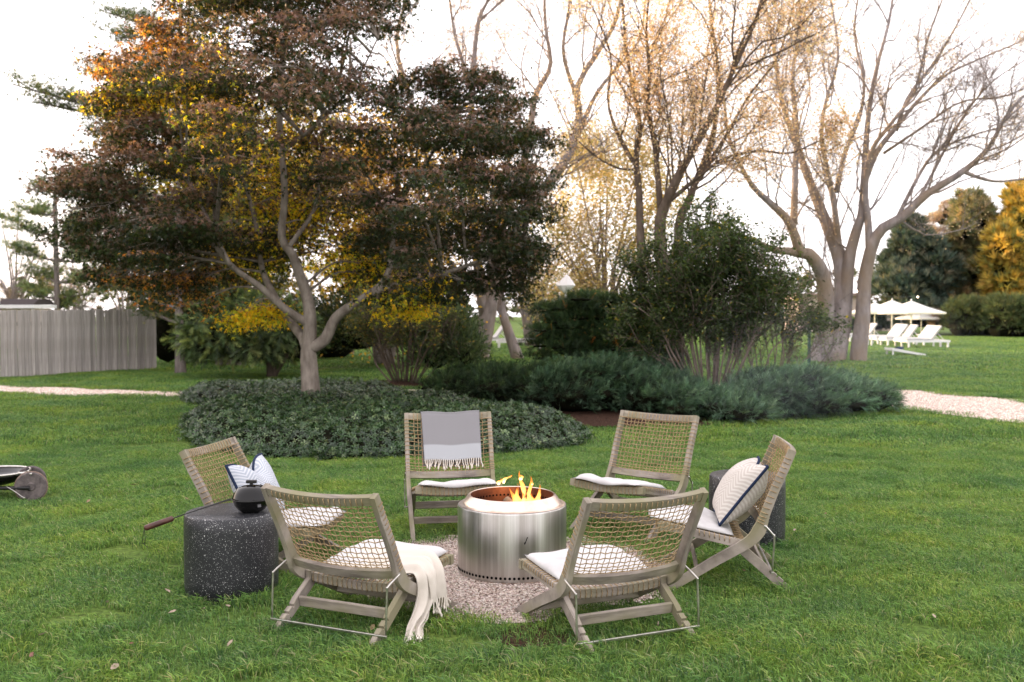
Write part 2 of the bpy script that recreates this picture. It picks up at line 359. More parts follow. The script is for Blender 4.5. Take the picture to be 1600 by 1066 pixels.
def terrazzo():
    m, n, b, out = new_mat('terrazzo'); tc = n.nodes.new('ShaderNodeTexCoord')
    last = None
    def chips(scale, thr, keep):
        vo = n.nodes.new('ShaderNodeTexVoronoi'); vo.inputs['Scale'].default_value = scale; n.links.new(tc.outputs['Object'], vo.inputs[0])
        lt = n.nodes.new('ShaderNodeMath'); lt.operation = 'LESS_THAN'; lt.inputs[1].default_value = thr; n.links.new(vo.outputs['Distance'], lt.inputs[0])
        sp = n.nodes.new('ShaderNodeSeparateColor'); n.links.new(vo.outputs['Color'], sp.inputs[0])
        gt = n.nodes.new('ShaderNodeMath'); gt.operation = 'LESS_THAN'; gt.inputs[1].default_value = keep; n.links.new(sp.outputs[0], gt.inputs[0])
        ml = n.nodes.new('ShaderNodeMath'); ml.operation = 'MULTIPLY'; n.links.new(lt.outputs[0], ml.inputs[0]); n.links.new(gt.outputs[0], ml.inputs[1]); return ml.outputs[0], sp.outputs[1]
    tx = n.nodes.new('ShaderNodeTexNoise'); tx.inputs['Scale'].default_value = 5; tx.inputs['Detail'].default_value = 5; n.links.new(tc.outputs['Object'], tx.inputs[0])
    cr = n.nodes.new('ShaderNodeValToRGB'); cr.color_ramp.elements[0].color = (.009, .010, .012, 1); cr.color_ramp.elements[1].color = (.020, .021, .025, 1); n.links.new(tx.outputs[0], cr.inputs[0])
    src = cr.outputs[0]
    for sc, th, kp in ((75, .26, .10), (130, .27, .20), (230, .28, .26)):
        fac, br = chips(sc, th, kp)
        c2 = n.nodes.new('ShaderNodeValToRGB'); c2.color_ramp.elements[0].color = (.12, .12, .125, 1); c2.color_ramp.elements[1].color = (.62, .61, .60, 1); n.links.new(br, c2.inputs[0])
        mx = n.nodes.new('ShaderNodeMix'); mx.data_type = 'RGBA'; n.links.new(fac, mx.inputs[0]); n.links.new(src, mx.inputs[6]); n.links.new(c2.outputs[0], mx.inputs[7]); src = mx.outputs[2]
    n.links.new(src, b.inputs['Base Color']); b.inputs['Roughness'].default_value = .42; b.inputs['Specular IOR Level'].default_value = .45
    return m
M['terrazzo'] = terrazzo()
def steel():
    m, n, b, out = new_mat('brushed_steel'); tc = n.nodes.new('ShaderNodeTexCoord'); sp = n.nodes.new('ShaderNodeSeparateXYZ'); n.links.new(tc.outputs['Object'], sp.inputs[0])
    at = n.nodes.new('ShaderNodeMath'); at.operation = 'ARCTAN2'; n.links.new(sp.outputs[1], at.inputs[0]); n.links.new(sp.outputs[0], at.inputs[1])
    cb = n.nodes.new('ShaderNodeCombineXYZ'); n.links.new(at.outputs[0], cb.inputs[0]); zz = n.nodes.new('ShaderNodeMath'); zz.operation = 'MULTIPLY'; zz.inputs[1].default_value = .06; n.links.new(sp.outputs[2], zz.inputs[0]); n.links.new(zz.outputs[0], cb.inputs[2])
    tx = n.nodes.new('ShaderNodeTexNoise'); tx.inputs['Scale'].default_value = 9; tx.inputs['Detail'].default_value = 9; tx.inputs['Roughness'].default_value = .7; n.links.new(cb.outputs[0], tx.inputs[0])
    cr = n.nodes.new('ShaderNodeValToRGB'); cr.color_ramp.elements[0].position = .3; cr.color_ramp.elements[1].position = .7; cr.color_ramp.elements[0].color = (.38, .36, .33, 1); cr.color_ramp.elements[1].color = (.68, .67, .65, 1)  # brushing streaks that also paint in vertical bands of reflected light
    n.links.new(tx.outputs[0], cr.inputs[0]); n.links.new(cr.outputs[0], b.inputs['Base Color']); b.inputs['Metallic'].default_value = 1
    mr = n.nodes.new('ShaderNodeMapRange'); mr.inputs[3].default_value = .2; mr.inputs[4].default_value = .42; n.links.new(tx.outputs[0], mr.inputs[0]); n.links.new(mr.outputs[0], b.inputs['Roughness'])
    bp = n.nodes.new('ShaderNodeBump'); bp.inputs['Strength'].default_value = .35; bp.inputs['Distance'].default_value = .004; n.links.new(tx.outputs[0], bp.inputs['Height']); n.links.new(bp.outputs[0], b.inputs['Normal'])
    return m
M['steel'] = steel()
M['rim_steel'] = noise_mat('rim_steel', (.55, .42, .34), (.78, .68, .60), 7, .3, .05, 40, metallic=1, spec=.5)
M['hot_steel'] = noise_mat('hot_steel', (.07, .03, .02), (.26, .11, .06), 6, .5, .1, 30, metallic=.9, spec=.5)
M['hole'] = plain('hole', (.006, .005, .005), .9, .05)

# ---------------------------------------------------------------- ground, path, beds
def sheet(name, outline, z, mat, kind='structure', label=None):
    bm = bmesh.new(); bm.faces.new([bm.verts.new((x, y, z)) for x, y in outline]); bmesh.ops.triangulate(bm, faces=bm.faces)
    return tag(bobj(name, bm, mat), kind=kind, label=label)
gx = np.concatenate([np.linspace(-190, -30, 10), np.linspace(-28, 28, 57), np.linspace(30, 190, 10)])
gy = np.concatenate([[-25, -15], np.linspace(-5, 60, 66), np.linspace(70, 230, 10)])
X, Y = np.meshgrid(gx, gy, indexing='ij')
V = np.stack([X.ravel(), Y.ravel(), np.zeros(X.size)], -1); nx, ny = X.shape
i, j = np.meshgrid(np.arange(nx - 1), np.arange(ny - 1), indexing='ij'); k = (i * ny + j).ravel()
tag(nobj('lawn', V, np.stack([k, k + ny, k + ny + 1, k + 1], -1), M['lawn']), kind='structure')

PIT = np.array([0.0, 6.25])
PATH_C = [(-30, 23.5), (-18, 21.8), (-11, 20.6), (-8.6, 19.7), (-6.3, 19.35), (-3, 19.7), (1, 20.9), (4.4, 21.6), (6.3, 20.7), (7.25, 18.8), (8.28, 16.1), (9.4, 13.2), (11, 9.5), (13, 5)]
pc = spline(PATH_C, 90)
PATH_W = np.interp(pc[:, 0], [-14, -8, -6, 0, 4, 6.3, 7.2, 14], [.95, .75, .35, .3, .4, 1.2, 1.45, 1.45])
tg = np.gradient(pc, axis=0); tg /= np.linalg.norm(tg, axis=1)[:, None]; nr = np.stack([-tg[:, 1], tg[:, 0]], -1)
wob = (vnoise(np.stack([pc[:, 0] * 1.3, pc[:, 1], np.zeros(90)], -1)) - .5) * .2
PL, PR = pc + nr * (PATH_W + wob)[:, None], pc - nr * (PATH_W - wob)[:, None]
PATH_POLY = [tuple(p) for p in PL] + [tuple(p) for p in PR[::-1]]
Vp = np.concatenate([np.c_[PL, np.full(90, .008)], np.c_[PR, np.full(90, .008)]]); ii = np.arange(89)
tag(nobj('gravel_path', Vp, np.stack([ii, ii + 90, ii + 91, ii + 1], -1), M['path_gravel']), kind='structure')

ang = np.linspace(0, 2 * PI, 72, endpoint=False)
CR = 1.0 + .06 * np.sin(3 * ang + 1) + .04 * np.sin(7 * ang) + rng.normal(0, .012, 72)
CIRC_POLY = [(PIT[0] + r * math.cos(a), PIT[1] + r * math.sin(a)) for a, r in zip(ang, CR)]
sheet('gravel_ground', CIRC_POLY, .004, M['gravel'])

sheet('bare_soil', [(.12 + .26 * math.cos(a) * (1 + .2 * math.sin(3 * a)), 4.98 + .17 * math.sin(a)) for a in ang[::3]], .004, M['mulch'])
def gp(pts): return [tuple(G(x, y)[:2]) for x, y in pts]
BED1 = [tuple(p) for p in spline(gp([(290, 672), (300, 690), (345, 708), (430, 716), (540, 718), (650, 716), (760, 711), (850, 704), (900, 696), (914, 684), (880, 668), (800, 652), (730, 640), (640, 636), (540, 636), (430, 638), (340, 645), (300, 656), (290, 672)]), 60)[:-1]]
BED2 = [tuple(p) for p in spline(gp([(287, 622), (296, 633), (340, 637), (400, 640), (500, 641), (600, 640), (660, 634), (640, 624), (600, 615), (520, 611), (430, 611), (350, 613), (305, 616), (287, 622)]), 50)[:-1]]
MULCH = [tuple(p) for p in spline([(-2.2, 16.2), (-1.2, 14.4), (.4, 14.0), (2.4, 14.0), (3.9, 14.8), (5.0, 15.8), (6.0, 16.8), (6.0, 18.3), (4, 19.3), (1, 19.5), (-1.6, 18.6), (-2.2, 16.2)], 60)[:-1]]
MULCH2 = [(-2.75 + 1.0 * math.cos(a), 21.6 + .9 * math.sin(a)) for a in ang[::3]]
sheet('mulch_ground', MULCH, .012, M['mulch']); 
bm = bmesh.new(); lathe(bm, [(0, .10), (.4, .09), (.8, .04), (1.0, -.01)], 40); tag(bobj('mulch_mound', bm, M['mulch'], smooth=True), kind='structure').location = (-2.75, 21.6, 0)

# ---- grass: small patches of blades repeated over the lawn
def blade_patch(name, r, n, wd, h0, h1, seed):
    q = np.random.default_rng(seed)
    a = q.uniform(0, 2 * PI, n); rr = r * np.sqrt(q.uniform(0, 1, n)); x, y = rr * np.cos(a), rr * np.sin(a)
    h = q.uniform(h0, h1, n); la = q.uniform(0, 2 * PI) + q.normal(0, 1.3, n); ln = h * q.uniform(.25, 1.25, n); fa = la + q.normal(0, .9, n) + PI / 2
    fx, fy = np.cos(fa) * wd / 2 * q.uniform(.7, 1.3, n), np.sin(fa) * wd / 2
    lx, ly = np.cos(la) * ln, np.sin(la) * ln; z0 = np.full(n, -.004)
    v = np.stack([np.stack([x - fx, y - fy, z0], -1), np.stack([x + fx, y + fy, z0], -1),
                  np.stack([x + lx * .35 - fx * .8, y + ly * .35 - fy * .8, h * .66], -1), np.stack([x + lx * .35 + fx * .8, y + ly * .35 + fy * .8, h * .62], -1),
                  np.stack([x + lx, y + ly, h * q.uniform(.62, 1.0, n)], -1)], 1)
    f = np.array([[0, 1, 3], [0, 3, 2], [2, 3, 4]])[None] + (np.arange(n) * 5)[:, None, None]
    base = pick_cols(n, [(.148, .268, .062), (.192, .320, .070), (.078, .155, .052), (.275, .36, .10), (.40, .38, .21)], [4, 4, 3.2, 2.2, .45], .2, q)
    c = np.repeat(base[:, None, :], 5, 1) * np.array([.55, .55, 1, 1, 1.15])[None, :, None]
    o = bpy.data.objects.new(name, np_mesh(name, v.reshape(-1, 3), f.reshape(-1, 3), c.reshape(-1, 3))); o.data.materials.append(M['blade']); return o
def instances(name, pts, rotz, scl, sources, label, cat, tilt=None):
    me = bpy.data.meshes.new(name); me.vertices.add(len(pts)); me.vertices.foreach_set('co', np.asarray(pts, np.float32).ravel())
    a = me.attributes.new('rot', 'FLOAT_VECTOR', 'POINT'); rr = np.zeros((len(pts), 3), np.float32); rr[:, 2] = rotz
    if tilt is not None: rr[:, :2] = tilt
    a.data.foreach_set('vector', rr.ravel())
    a = me.attributes.new('scl', 'FLOAT_VECTOR', 'POINT'); a.data.foreach_set('vector', np.asarray(scl, np.float32).ravel())
    a = me.attributes.new('pick', 'INT', 'POINT'); a.data.foreach_set('value', rng.integers(0, len(sources), len(pts)).astype(np.int32))
    o = bpy.data.objects.new(name, me); COL.objects.link(o)
    c = bpy.data.collections.new(name + '_source')
    for s in sources: c.objects.link(s)
    ng = bpy.data.node_groups.new(name, 'GeometryNodeTree')
    ng.interface.new_socket('Geometry', in_out='INPUT', socket_type='NodeSocketGeometry'); ng.interface.new_socket('Geometry', in_out='OUTPUT', socket_type='NodeSocketGeometry')
    gi, go = ng.nodes.new('NodeGroupInput'), ng.nodes.new('NodeGroupOutput')
    ip = ng.nodes.new('GeometryNodeInstanceOnPoints'); ci = ng.nodes.new('GeometryNodeCollectionInfo'); ci.inputs[0].default_value = c; ci.inputs['Separate Children'].default_value = True; ci.inputs['Reset Children'].default_value = True
    def attr(nm, ty):
        x = ng.nodes.new('GeometryNodeInputNamedAttribute'); x.data_type = ty; x.inputs[0].default_value = nm; return x.outputs[0]
    L = ng.links.new
    L(gi.outputs[0], ip.inputs['Points']); L(ci.outputs[0], ip.inputs['Instance']); ip.inputs['Pick Instance'].default_value = True
    L(attr('pick', 'INT'), ip.inputs['Instance Index']); L(attr('rot', 'FLOAT_VECTOR'), ip.inputs['Rotation']); L(attr('scl', 'FLOAT_VECTOR'), ip.inputs['Scale'])
    L(ip.outputs[0], go.inputs[0])
    md = o.modifiers.new('spread', 'NODES'); md.node_group = ng
    return tag(o, label, cat, kind='stuff')
def lawn_points(d0, d1, dens):
    n = int(dens * (d1 - d0) * 2 * (.60 * d1 + 1.2)); y = rng.uniform(d0, d1, n); x = rng.uniform(-1, 1, n) * (.60 * d1 + 1.2)
    k = np.abs(x) < .60 * y + 1.2; x, y = x[k], y[k]
    rpit = np.hypot(x - PIT[0], y - PIT[1]); aa = np.arctan2(y - PIT[1], x - PIT[0]) % (2 * PI); rc = np.interp(aa, ang, CR, period=2 * PI)
    keep = rpit > rc - .03 + rng.uniform(-.12, .05, len(x))
    for pl in (BED1, BED2, MULCH, MULCH2, PATH_POLY): keep &= ~in_poly(x, y, pl)
    keep &= (np.hypot((x - .12) / 1.3, y - 4.98) > .17) | (rng.random(len(x)) < .4)
    for sx, sy in ((-1.636, 5.77), (1.67, 7.04)): keep &= np.hypot(x - sx, y - sy) > .25
    return x[keep], y[keep]
for nm, d0, d1, dens, args in (('grass', 3.2, 12, 42, (.16, 250, .0036, .024, .052)), ('grass', 12, 27, 7.5, (.40, 300, .009, .035, .065)), ('grass', 27, 62, 1.35, (.95, 320, .024, .04, .08))):
    x, y = lawn_points(d0, d1, dens)
    lum = vnoise(np.stack([x * 1.1, y * 1.1, np.zeros(len(x))], -1)) * .6 + vnoise(np.stack([x * 4, y * 4, np.ones(len(x))], -1)) * .4
    s = rng.uniform(.8, 1.25, len(x)); zs = s * (.6 + .85 * lum)
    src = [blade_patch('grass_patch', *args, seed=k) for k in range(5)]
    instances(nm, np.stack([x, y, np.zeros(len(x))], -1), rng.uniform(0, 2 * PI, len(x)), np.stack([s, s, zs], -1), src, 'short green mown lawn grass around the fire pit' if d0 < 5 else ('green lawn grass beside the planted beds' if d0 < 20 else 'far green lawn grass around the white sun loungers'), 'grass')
# longer uncut tufts round the stool and chair feet
q = np.random.default_rng(5); pts = []
for cx, cy, r0, r1, n in ((-1.636, 5.77, .27, .33, 46), (1.67, 7.04, .27, .33, 34)):
    a = q.uniform(0, 2 * PI, n); r = q.uniform(r0, r1, n); pts.append(np.stack([cx + r * np.cos(a), cy + r * np.sin(a)], -1))
for cx, cy in ((.37, 4.7), (.92, 4.9), (-.69, 4.85), (-1.21, 5.0), (1.6, 5.79), (1.66, 6.3)):
    a = q.uniform(0, 2 * PI, 7); r = q.uniform(.03, .12, 7); pts.append(np.stack([cx + r * np.cos(a), cy + r * np.sin(a)], -1))
a = q.uniform(0, 1, 260); pts.append(np.stack([q.uniform(-2.6, 2.9, 260), q.uniform(4.15, 4.75, 260)], -1))
pts = np.vstack(pts); s = q.uniform(.7, 1.2, len(pts))
instances('long_grass', np.c_[pts, np.zeros(len(pts))], q.uniform(0, 2 * PI, len(pts)), np.stack([s, s, s * q.uniform(.7, 1.2, len(pts))], -1), [blade_patch('tuft', .06, 46, .0042, .045, .080, 40 + k) for k in range(4)], 'longer uncut grass tufts around stool and chair feet', 'grass')

# ---- pebbles of the gravel
def pebble_patch(seed, r, n, s0, s1, gain=1.0):
    q = np.random.default_rng(seed); bm = bmesh.new(); bmesh.ops.create_icosphere(bm, subdivisions=1, radius=1); me = bpy.data.meshes.new('t'); bm.to_mesh(me); bm.free()
    tv = np.array([v.co[:] for v in me.vertices]); tf = np.array([p.vertices[:] for p in me.polygons]); bpy.data.meshes.remove(me)
    acc = Acc(); a = q.uniform(0, 2 * PI, n); rr = r * np.sqrt(q.uniform(0, 1, n))
    cols = pick_cols(n, [(.47, .385, .335), (.34, .265, .225), (.60, .53, .475), (.20, .15, .125), (.41, .35, .315)], [4, 3, 2.5, 1.3, 2], .15, q) * gain
    for k in range(n):
        v = tv * q.uniform(.75, 1.2, (len(tv), 1)) * q.uniform(.6, 1.2, 3) * [1, 1, .7] * q.uniform(s0, s1)
        c, s = math.cos(a[k] * 7), math.sin(a[k] * 7); v = v @ np.array([[c, s, 0], [-s, c, 0], [0, 0, 1]])
        acc.add(v + [rr[k] * math.cos(a[k]), rr[k] * math.sin(a[k]), q.uniform(0, .008)], tf, cols[k])
    o = bpy.data.objects.new('pebble_patch', np_mesh('pebble_patch', np.vstack(acc.v), np.vstack(acc.f), np.vstack(acc.c))); o.data.materials.append(M['pebble']); return o
M['pebble'] = leaf_mat('pebble', 0.0, .85, .2)
n = 900; r = 1.02 * np.sqrt(rng.uniform(0, 1, n)); a = rng.uniform(0, 2 * PI, n); k = r < np.interp(a, ang, CR, period=2 * PI); x, y = PIT[0] + r[k] * np.cos(a[k]), PIT[1] + r[k] * np.sin(a[k])
instances('gravel', np.stack([x, y, np.full(len(x), .004)], -1), rng.uniform(0, 6.28, len(x)), np.ones((len(x), 3)), [pebble_patch(s, .09, 42, .0035, .0095) for s in range(5)], 'pale pinkish pea gravel ring under the fire pit', 'gravel')
x, y = rng.uniform(-14, 17, 16000), rng.uniform(13, 23, 16000); k = in_poly(x, y, PATH_POLY) & (np.abs(x) < .6 * y + 1); x, y = x[k][:4200], y[k][:4200]
instances('gravel', np.stack([x, y, np.full(len(x), .008)], -1), rng.uniform(0, 6.28, len(x)), np.ones((len(x), 3)), [pebble_patch(20 + s, .16, 30, .006, .012, 1.65) for s in range(4)], 'pale pea gravel covering the curved garden path', 'gravel')
#PLANTS
# ---------------------------------------------------------------- ground cover beds
def bed(poly, h, dens, label, edge=.55, seed=1, cols=None, sz=(.032, .054)):
    q = np.random.default_rng(seed); pa = np.array(poly); mn, mx = pa.min(0), pa.max(0)
    def hgt(x, y):
        d = poly_dist(x, y, poly) * in_poly(x, y, poly)
        e = np.clip(d / edge, 0, 1); prof = np.sqrt(1 - (1 - e) ** 2)
        return h * prof * (.72 + .5 * vnoise(np.stack([x * 1.6, y * 1.6, x * 0 + seed], -1)) + .25 * (vnoise(np.stack([x * 5, y * 5, x * 0], -1)) - .5))
    root = empty('ground_cover', (*pa.mean(0), 0)); c0 = pa.mean(0)
    # soil body underneath, near black as painted shade between the leaves
    g = np.arange(0, 1.0001, 1 / 60); X, Y = np.meshgrid(mn[0] + g * (mx[0] - mn[0]), mn[1] + g * (mx[1] - mn[1]), indexing='ij')
    Z = hgt(X.ravel(), Y.ravel()) - .06; V = np.stack([X.ravel() - c0[0], Y.ravel() - c0[1], Z], -1); m = len(g)
    i, j = np.meshgrid(np.arange(m - 1), np.arange(m - 1), indexing='ij'); k = (i * m + j).ravel()
    nobj('shade_mound', V, np.stack([k, k + m, k + m + 1, k + 1], -1), M['shade_hull'], root, None, True)
    area = (mx - mn).prod(); n = int(area * dens); x, y = q.uniform(mn[0], mx[0], n), q.uniform(mn[1], mx[1], n)
    kk = in_poly(x, y, poly); x, y = x[kk], y[kk]
    # extra rows on the steep rim
    n2 = int(len(poly) * 55); e = q.integers(0, len(poly), n2); t = q.uniform(0, 1, n2); a = pa[e]; b = pa[(e + 1) % len(poly)]; ctr = c0
    pt = a + (b - a) * t[:, None] + q.normal(0, .05, (n2, 2)); x = np.r_[x, pt[:, 0]]; y = np.r_[y, pt[:, 1]]
    z = hgt(x, y) + q.uniform(-.06, .035, len(x)); z[-n2:] = np.maximum(z[-n2:], q.uniform(.01, .12, n2)); ep = .05
    nx = -(hgt(x + ep, y) - hgt(x - ep, y)) / (2 * ep); ny = -(hgt(x, y + ep) - hgt(x, y - ep)) / (2 * ep)
    nrm = np.stack([nx, ny, np.ones(len(x))], -1); nrm /= np.linalg.norm(nrm, axis=1)[:, None]; nrm += q.normal(0, .42, nrm.shape); nrm /= np.linalg.norm(nrm, axis=1)[:, None]
    xd = np.cross(nrm, unit(len(x), q)); R = basis(xd, nrm, np.zeros(len(x)))
    cols = pick_cols(len(x), cols or [(.012, .034, .010), (.026, .062, .018), (.052, .102, .030), (.14, .19, .08)], [3.4, 4, 2.4, .9], .25, q)
    acc = Acc(); kinds = q.integers(0, 3, len(x)); s = q.uniform(*sz, len(x)); pos = np.stack([x - c0[0], y - c0[1], z], -1)
    for t in range(3):
        w_ = kinds == t; tv, tf = T_whorl(4, t); acc.add(*scatter(tv, tf, pos[w_], R[w_], s[w_], cols[w_]))
    o = acc.obj('leaves', M['gloss_leaf'], root); tag(o, kind='stuff')
    tag(root, label, 'ground cover', kind='stuff')
    return hgt
H1 = bed(BED1, .31, 700, 'dense low bed of glossy dark green ground cover, the front lobe below the maple', edge=.7, seed=1)
H2 = bed(BED2, .26, 480, 'rear lobe of glossy green ground cover behind the maple trunk beside the path', seed=2)
M2 = [tuple(p) for p in gp([(560, 652), (680, 656), (700, 640), (640, 628), (560, 622), (450, 622), (420, 640), (470, 650)])]

# ---------------------------------------------------------------- branching
def grow(paths, start, d, length, r, level, spec, q):
    """recursive twigs; paths collects (points, radii, level)"""
    sp = spec[level]; n = sp.get('n', 5); pts = [np.array(start, float)]; d = np.array(d, float); d /= np.linalg.norm(d) + 1e-9; step = length / (n - 1)
    for i in range(n - 1):
        d = d + q.normal(0, sp.get('wander', .16), 3); d[2] += sp.get('up', .06); d /= np.linalg.norm(d); pts.append(pts[-1] + d * step)
    pts = np.array(pts); rad = np.linspace(r, max(r * .35, sp.get('rmin', .004)), n); paths.append((pts, rad, level))
    kids(paths, pts, rad, length, level, spec, q)
def kids(paths, pts, rad, length, level, spec, q, t0=.2, mult=1.0):
    if level + 1 >= len(spec): return
    sp = spec[level + 1]; n = max(1, int(q.poisson(sp['count'] * mult)))
    for t in np.sort(q.uniform(t0, 1, n)):
        f = t * (len(pts) - 1); i = min(int(f), len(pts) - 2); p = pts[i] + (pts[i + 1] - pts[i]) * (f - i); tg = pts[i + 1] - pts[i]; tg /= np.linalg.norm(tg) + 1e-9
        s = np.cross(tg, q.normal(size=3)); s /= np.linalg.norm(s) + 1e-9; a = math.radians(q.uniform(*sp.get('angle', (28, 60))))
        d = tg * math.cos(a) + s * math.sin(a) * np.array([1, .8, 1]); d[2] += sp.get('lift', .12)
        rr = min(np.interp(f, np.arange(len(rad)), rad) * .62, sp['r']); ln = length * sp['len'] * q.uniform(.6, 1.25) * (1.1 - .45 * t)
        if 'lmax' in sp: ln = min(ln, sp['lmax'])
        grow(paths, p, d, ln, rr, level + 1, spec, q)
def limb(px, D, r0, r1, n=14, dd=None, jit=.0):
    """a main limb through photograph positions, standing about D metres away; dd = depth offsets"""
    m = len(px); dd = dd if dd is not None else [0] * m
    pts = spline([P(x, y, D + o) for (x, y), o in zip(px, dd)], n)
    if jit: pts[1:-1] += rng.normal(0, jit, (n - 2, 3))
    return pts, r1 + (r0 - r1) * (1 - np.linspace(0, 1, n)) ** 1.35
def build_branches(root, main, paths, mat, twigmat=None, off=(0, 0, 0), sides=(7, 5, 3, 3, 3)):
    off = np.array(off); A = Acc()
    for p, r in main: A.add(*tube_arrays(p - off, r, 10))
    A.obj('trunk', mat, root, True)
    B = Acc()
    for p, r, l in paths: B.add(*tube_arrays(p - off, r, sides[min(l, len(sides) - 1)], cap=False))
    if B.v: tag(B.obj('branches', twigmat or mat, root, True), kind='stuff')
def leaves_at(name, root, pos, off, size, cols, wts, mat, tmpl, q, droop=.3, jit=.2, colarr=None, flat=.6):
    n = len(pos); xd = unit(n, q); xd[:, 2] = xd[:, 2] * flat - droop; up = unit(n, q) * .7 + [0, 0, 1.0]
    R = basis(xd, up, q.normal(0, .5, n)); c = colarr if colarr is not None else pick_cols(n, cols, wts, jit, q)
    tv, tf = tmpl; v, f, cc = scatter(tv, tf, pos - np.array(off), R, q.uniform(size[0], size[1], n), c)
    o = nobj(name, v, f, mat, root, cc); return tag(o, kind='stuff')

# ================= Japanese maple over the bed
q = np.random.default_rng(11); D0 = 15.5
base = P(485, 624, D0); base[2] = 0
root = tag(empty('maple_tree', tuple(base)), 'broad Japanese maple with purple, green and golden leaves rising from the ground cover bed', 'tree')
main = [limb([(485, 640), (486, 618), (484, 585), (482, 550), (484, 520), (484, 490), (478, 457), (466, 424), (457, 398), (440, 370), (445, 300), (437, 200), (440, 110), (450, 10)], D0, .155, .04, 40, [0, 0, 0, 0, 0, 0, .1, .1, .1, .2, .2, .3, .3, .3]),
        limb([(484, 506), (460, 493), (436, 475), (406, 448), (364, 418), (330, 380), (290, 350), (235, 320), (190, 280)], D0, .075, .02, 26, [0, -.1, -.2, -.3, -.3, -.2, 0, .1, .2]),
        limb([(478, 540), (472, 526), (451, 499), (424, 454), (409, 418), (400, 350), (375, 270), (330, 190), (290, 110)], D0, .09, .02, 28, [0, .1, .3, .5, .7, .8, .9, 1.0, 1.2]),
        limb([(484, 545), (508, 530), (523, 499), (544, 481), (565, 468), (600, 440), (612, 400), (618, 340), (640, 290), (670, 250), (700, 180)], D0, .10, .025, 30, [0, -.05, -.1, -.2, -.2, -.2, -.1, 0, .2, .4, .5]),
        limb([(575, 460), (640, 440), (700, 425), (770, 400), (820, 380)], D0, .06, .015, 16, [-.2, -.4, -.5, -.3, 0]),
        limb([(438, 240), (470, 215), (520, 170), (560, 120), (590, 60)], D0, .035, .012, 12, [.3, .1, -.1, -.2, -.3]),
        limb([(452, 385), (490, 330), (500, 270), (505, 200), (530, 130)], D0, .04, .012, 12, [.1, .5, .7, .9, 1.0]),
        limb([(360, 415), (340, 375), (300, 290), (250, 190), (215, 120)], D0, .035, .012, 12, [-.7, -.4, 0, .4, .6])]
main[0][1][:4] = [.205, .180, .166, .158]
for k in range(4, 9): main[0][1][k] += .008
OUT = [(150, 130), (180, 75), (235, 20), (300, -70), (430, -110), (560, -70), (618, 0), (600, 60), (590, 112), (640, 118), (700, 98), (760, 108), (812, 135), (830, 185), (862, 232), (856, 300), (838, 335), (846, 385), (832, 432), (824, 478), (780, 500), (735, 515), (680, 500), (600, 490), (560, 452), (520, 445), (470, 420), (430, 425), (385, 440), (330, 470), (290, 490), (240, 485), (180, 440), (120, 385), (75, 318), (100, 270), (72, 232), (120, 190), (170, 170)]
oa = np.array(OUT); cand = np.stack([q.uniform(60, 870, 2600), q.uniform(-110, 505, 2600)], -1); cand = cand[in_poly(cand[:, 0], cand[:, 1], OUT)]
def gap(x, y):
    g = 1.0
    for gx_, gy_, rx, ry, dpt in ((475, 245, 80, 66, .75), (620, 290, 46, 56, .9), (560, 235, 36, 46, .8), (400, 385, 70, 50, .4), (505, 400, 62, 66, .6), (595, 80, 46, 60, .97), (560, 330, 46, 40, .8), (730, 330, 30, 24, .6), (330, 240, 36, 24, .5), (140, 300, 40, 20, .6), (700, 230, 36, 20, .5), (520, 60, 30, 30, .6), (240, 300, 36, 20, .5), (290, 70, 30, 30, .3), (200, 380, 40, 40, .35), (455, 70, 40, 45, .5)):
        e = ((x - gx_) / rx) ** 2 + ((y - gy_) / ry) ** 2
        if e < 1.6: g = min(g, 1 - dpt * max(0, 1 - e / 1.6))
    return g
pads = []
for x, y in cand:
    if len(pads) >= 305: break
    if q.random() > gap(x, y) * (.75 + .5 * (math.sin(y * .11 + x * .02) > -.2)): continue
    edge = poly_dist(np.array([x]), np.array([y]), OUT)[0]
    dmax = 2.3 * min(1, edge / 150) + .3
    D = D0 + q.uniform(-dmax, dmax)
    if 330 < x < 590 and 330 < y < 480: D = D0 + q.uniform(.5, 2.4)
    if 395 < x < 520 and 180 < y < 330: D = D0 + q.uniform(.4, 2.0)
    c = P(x, y, D)
    rx = q.uniform(.30, .72) * (0.6 if edge < 30 else 1)
    if all(np.linalg.norm((c - o[0]) / [1, 1, .6]) > .30 for o in pads): pads.append((c, rx, x, y, D))
# low golden sprays hanging by the trunk
for x, y, dd in ((405, 487, 0), (430, 483, .3), (380, 493, .2), (452, 494, .4), (395, 500, .1), (650, 486, .9), (358, 500, .3), (285, 440, .3), (310, 400, .4), (420, 478, .5)):
    pads.append((P(x, y, D0 + dd), .22 if x < 500 else .15, x, y, D0 + dd))
nodes = np.vstack([m_[0][3:] for m_ in main]); paths = []
P_, C_, PG, CG = [], [], [], []
gold = np.array([(370, 240, 100, .7), (430, 495, 60, 1.0), (240, 100, 90, .7), (245, 450, 70, .5), (520, 415, 60, .95), (330, 140, 90, .65), (640, 450, 40, .4), (400, 400, 50, .7), (560, 440, 45, .7), (470, 330, 60, .5), (290, 30, 70, .45), (340, 440, 45, .5)])  # turned leaves, with sunlight shining through them painted into the yellow
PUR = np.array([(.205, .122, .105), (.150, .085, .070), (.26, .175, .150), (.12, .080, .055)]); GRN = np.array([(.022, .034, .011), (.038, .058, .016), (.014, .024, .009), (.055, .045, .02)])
YEL = np.array([(.84, .66, .04), (.76, .66, .06), (.68, .46, .04), (.48, .52, .05), (.34, .40, .05)]); ORA = np.array([(.60, .26, .06), (.46, .20, .06), (.72, .42, .08), (.30, .16, .06), (.34, .24, .08)])
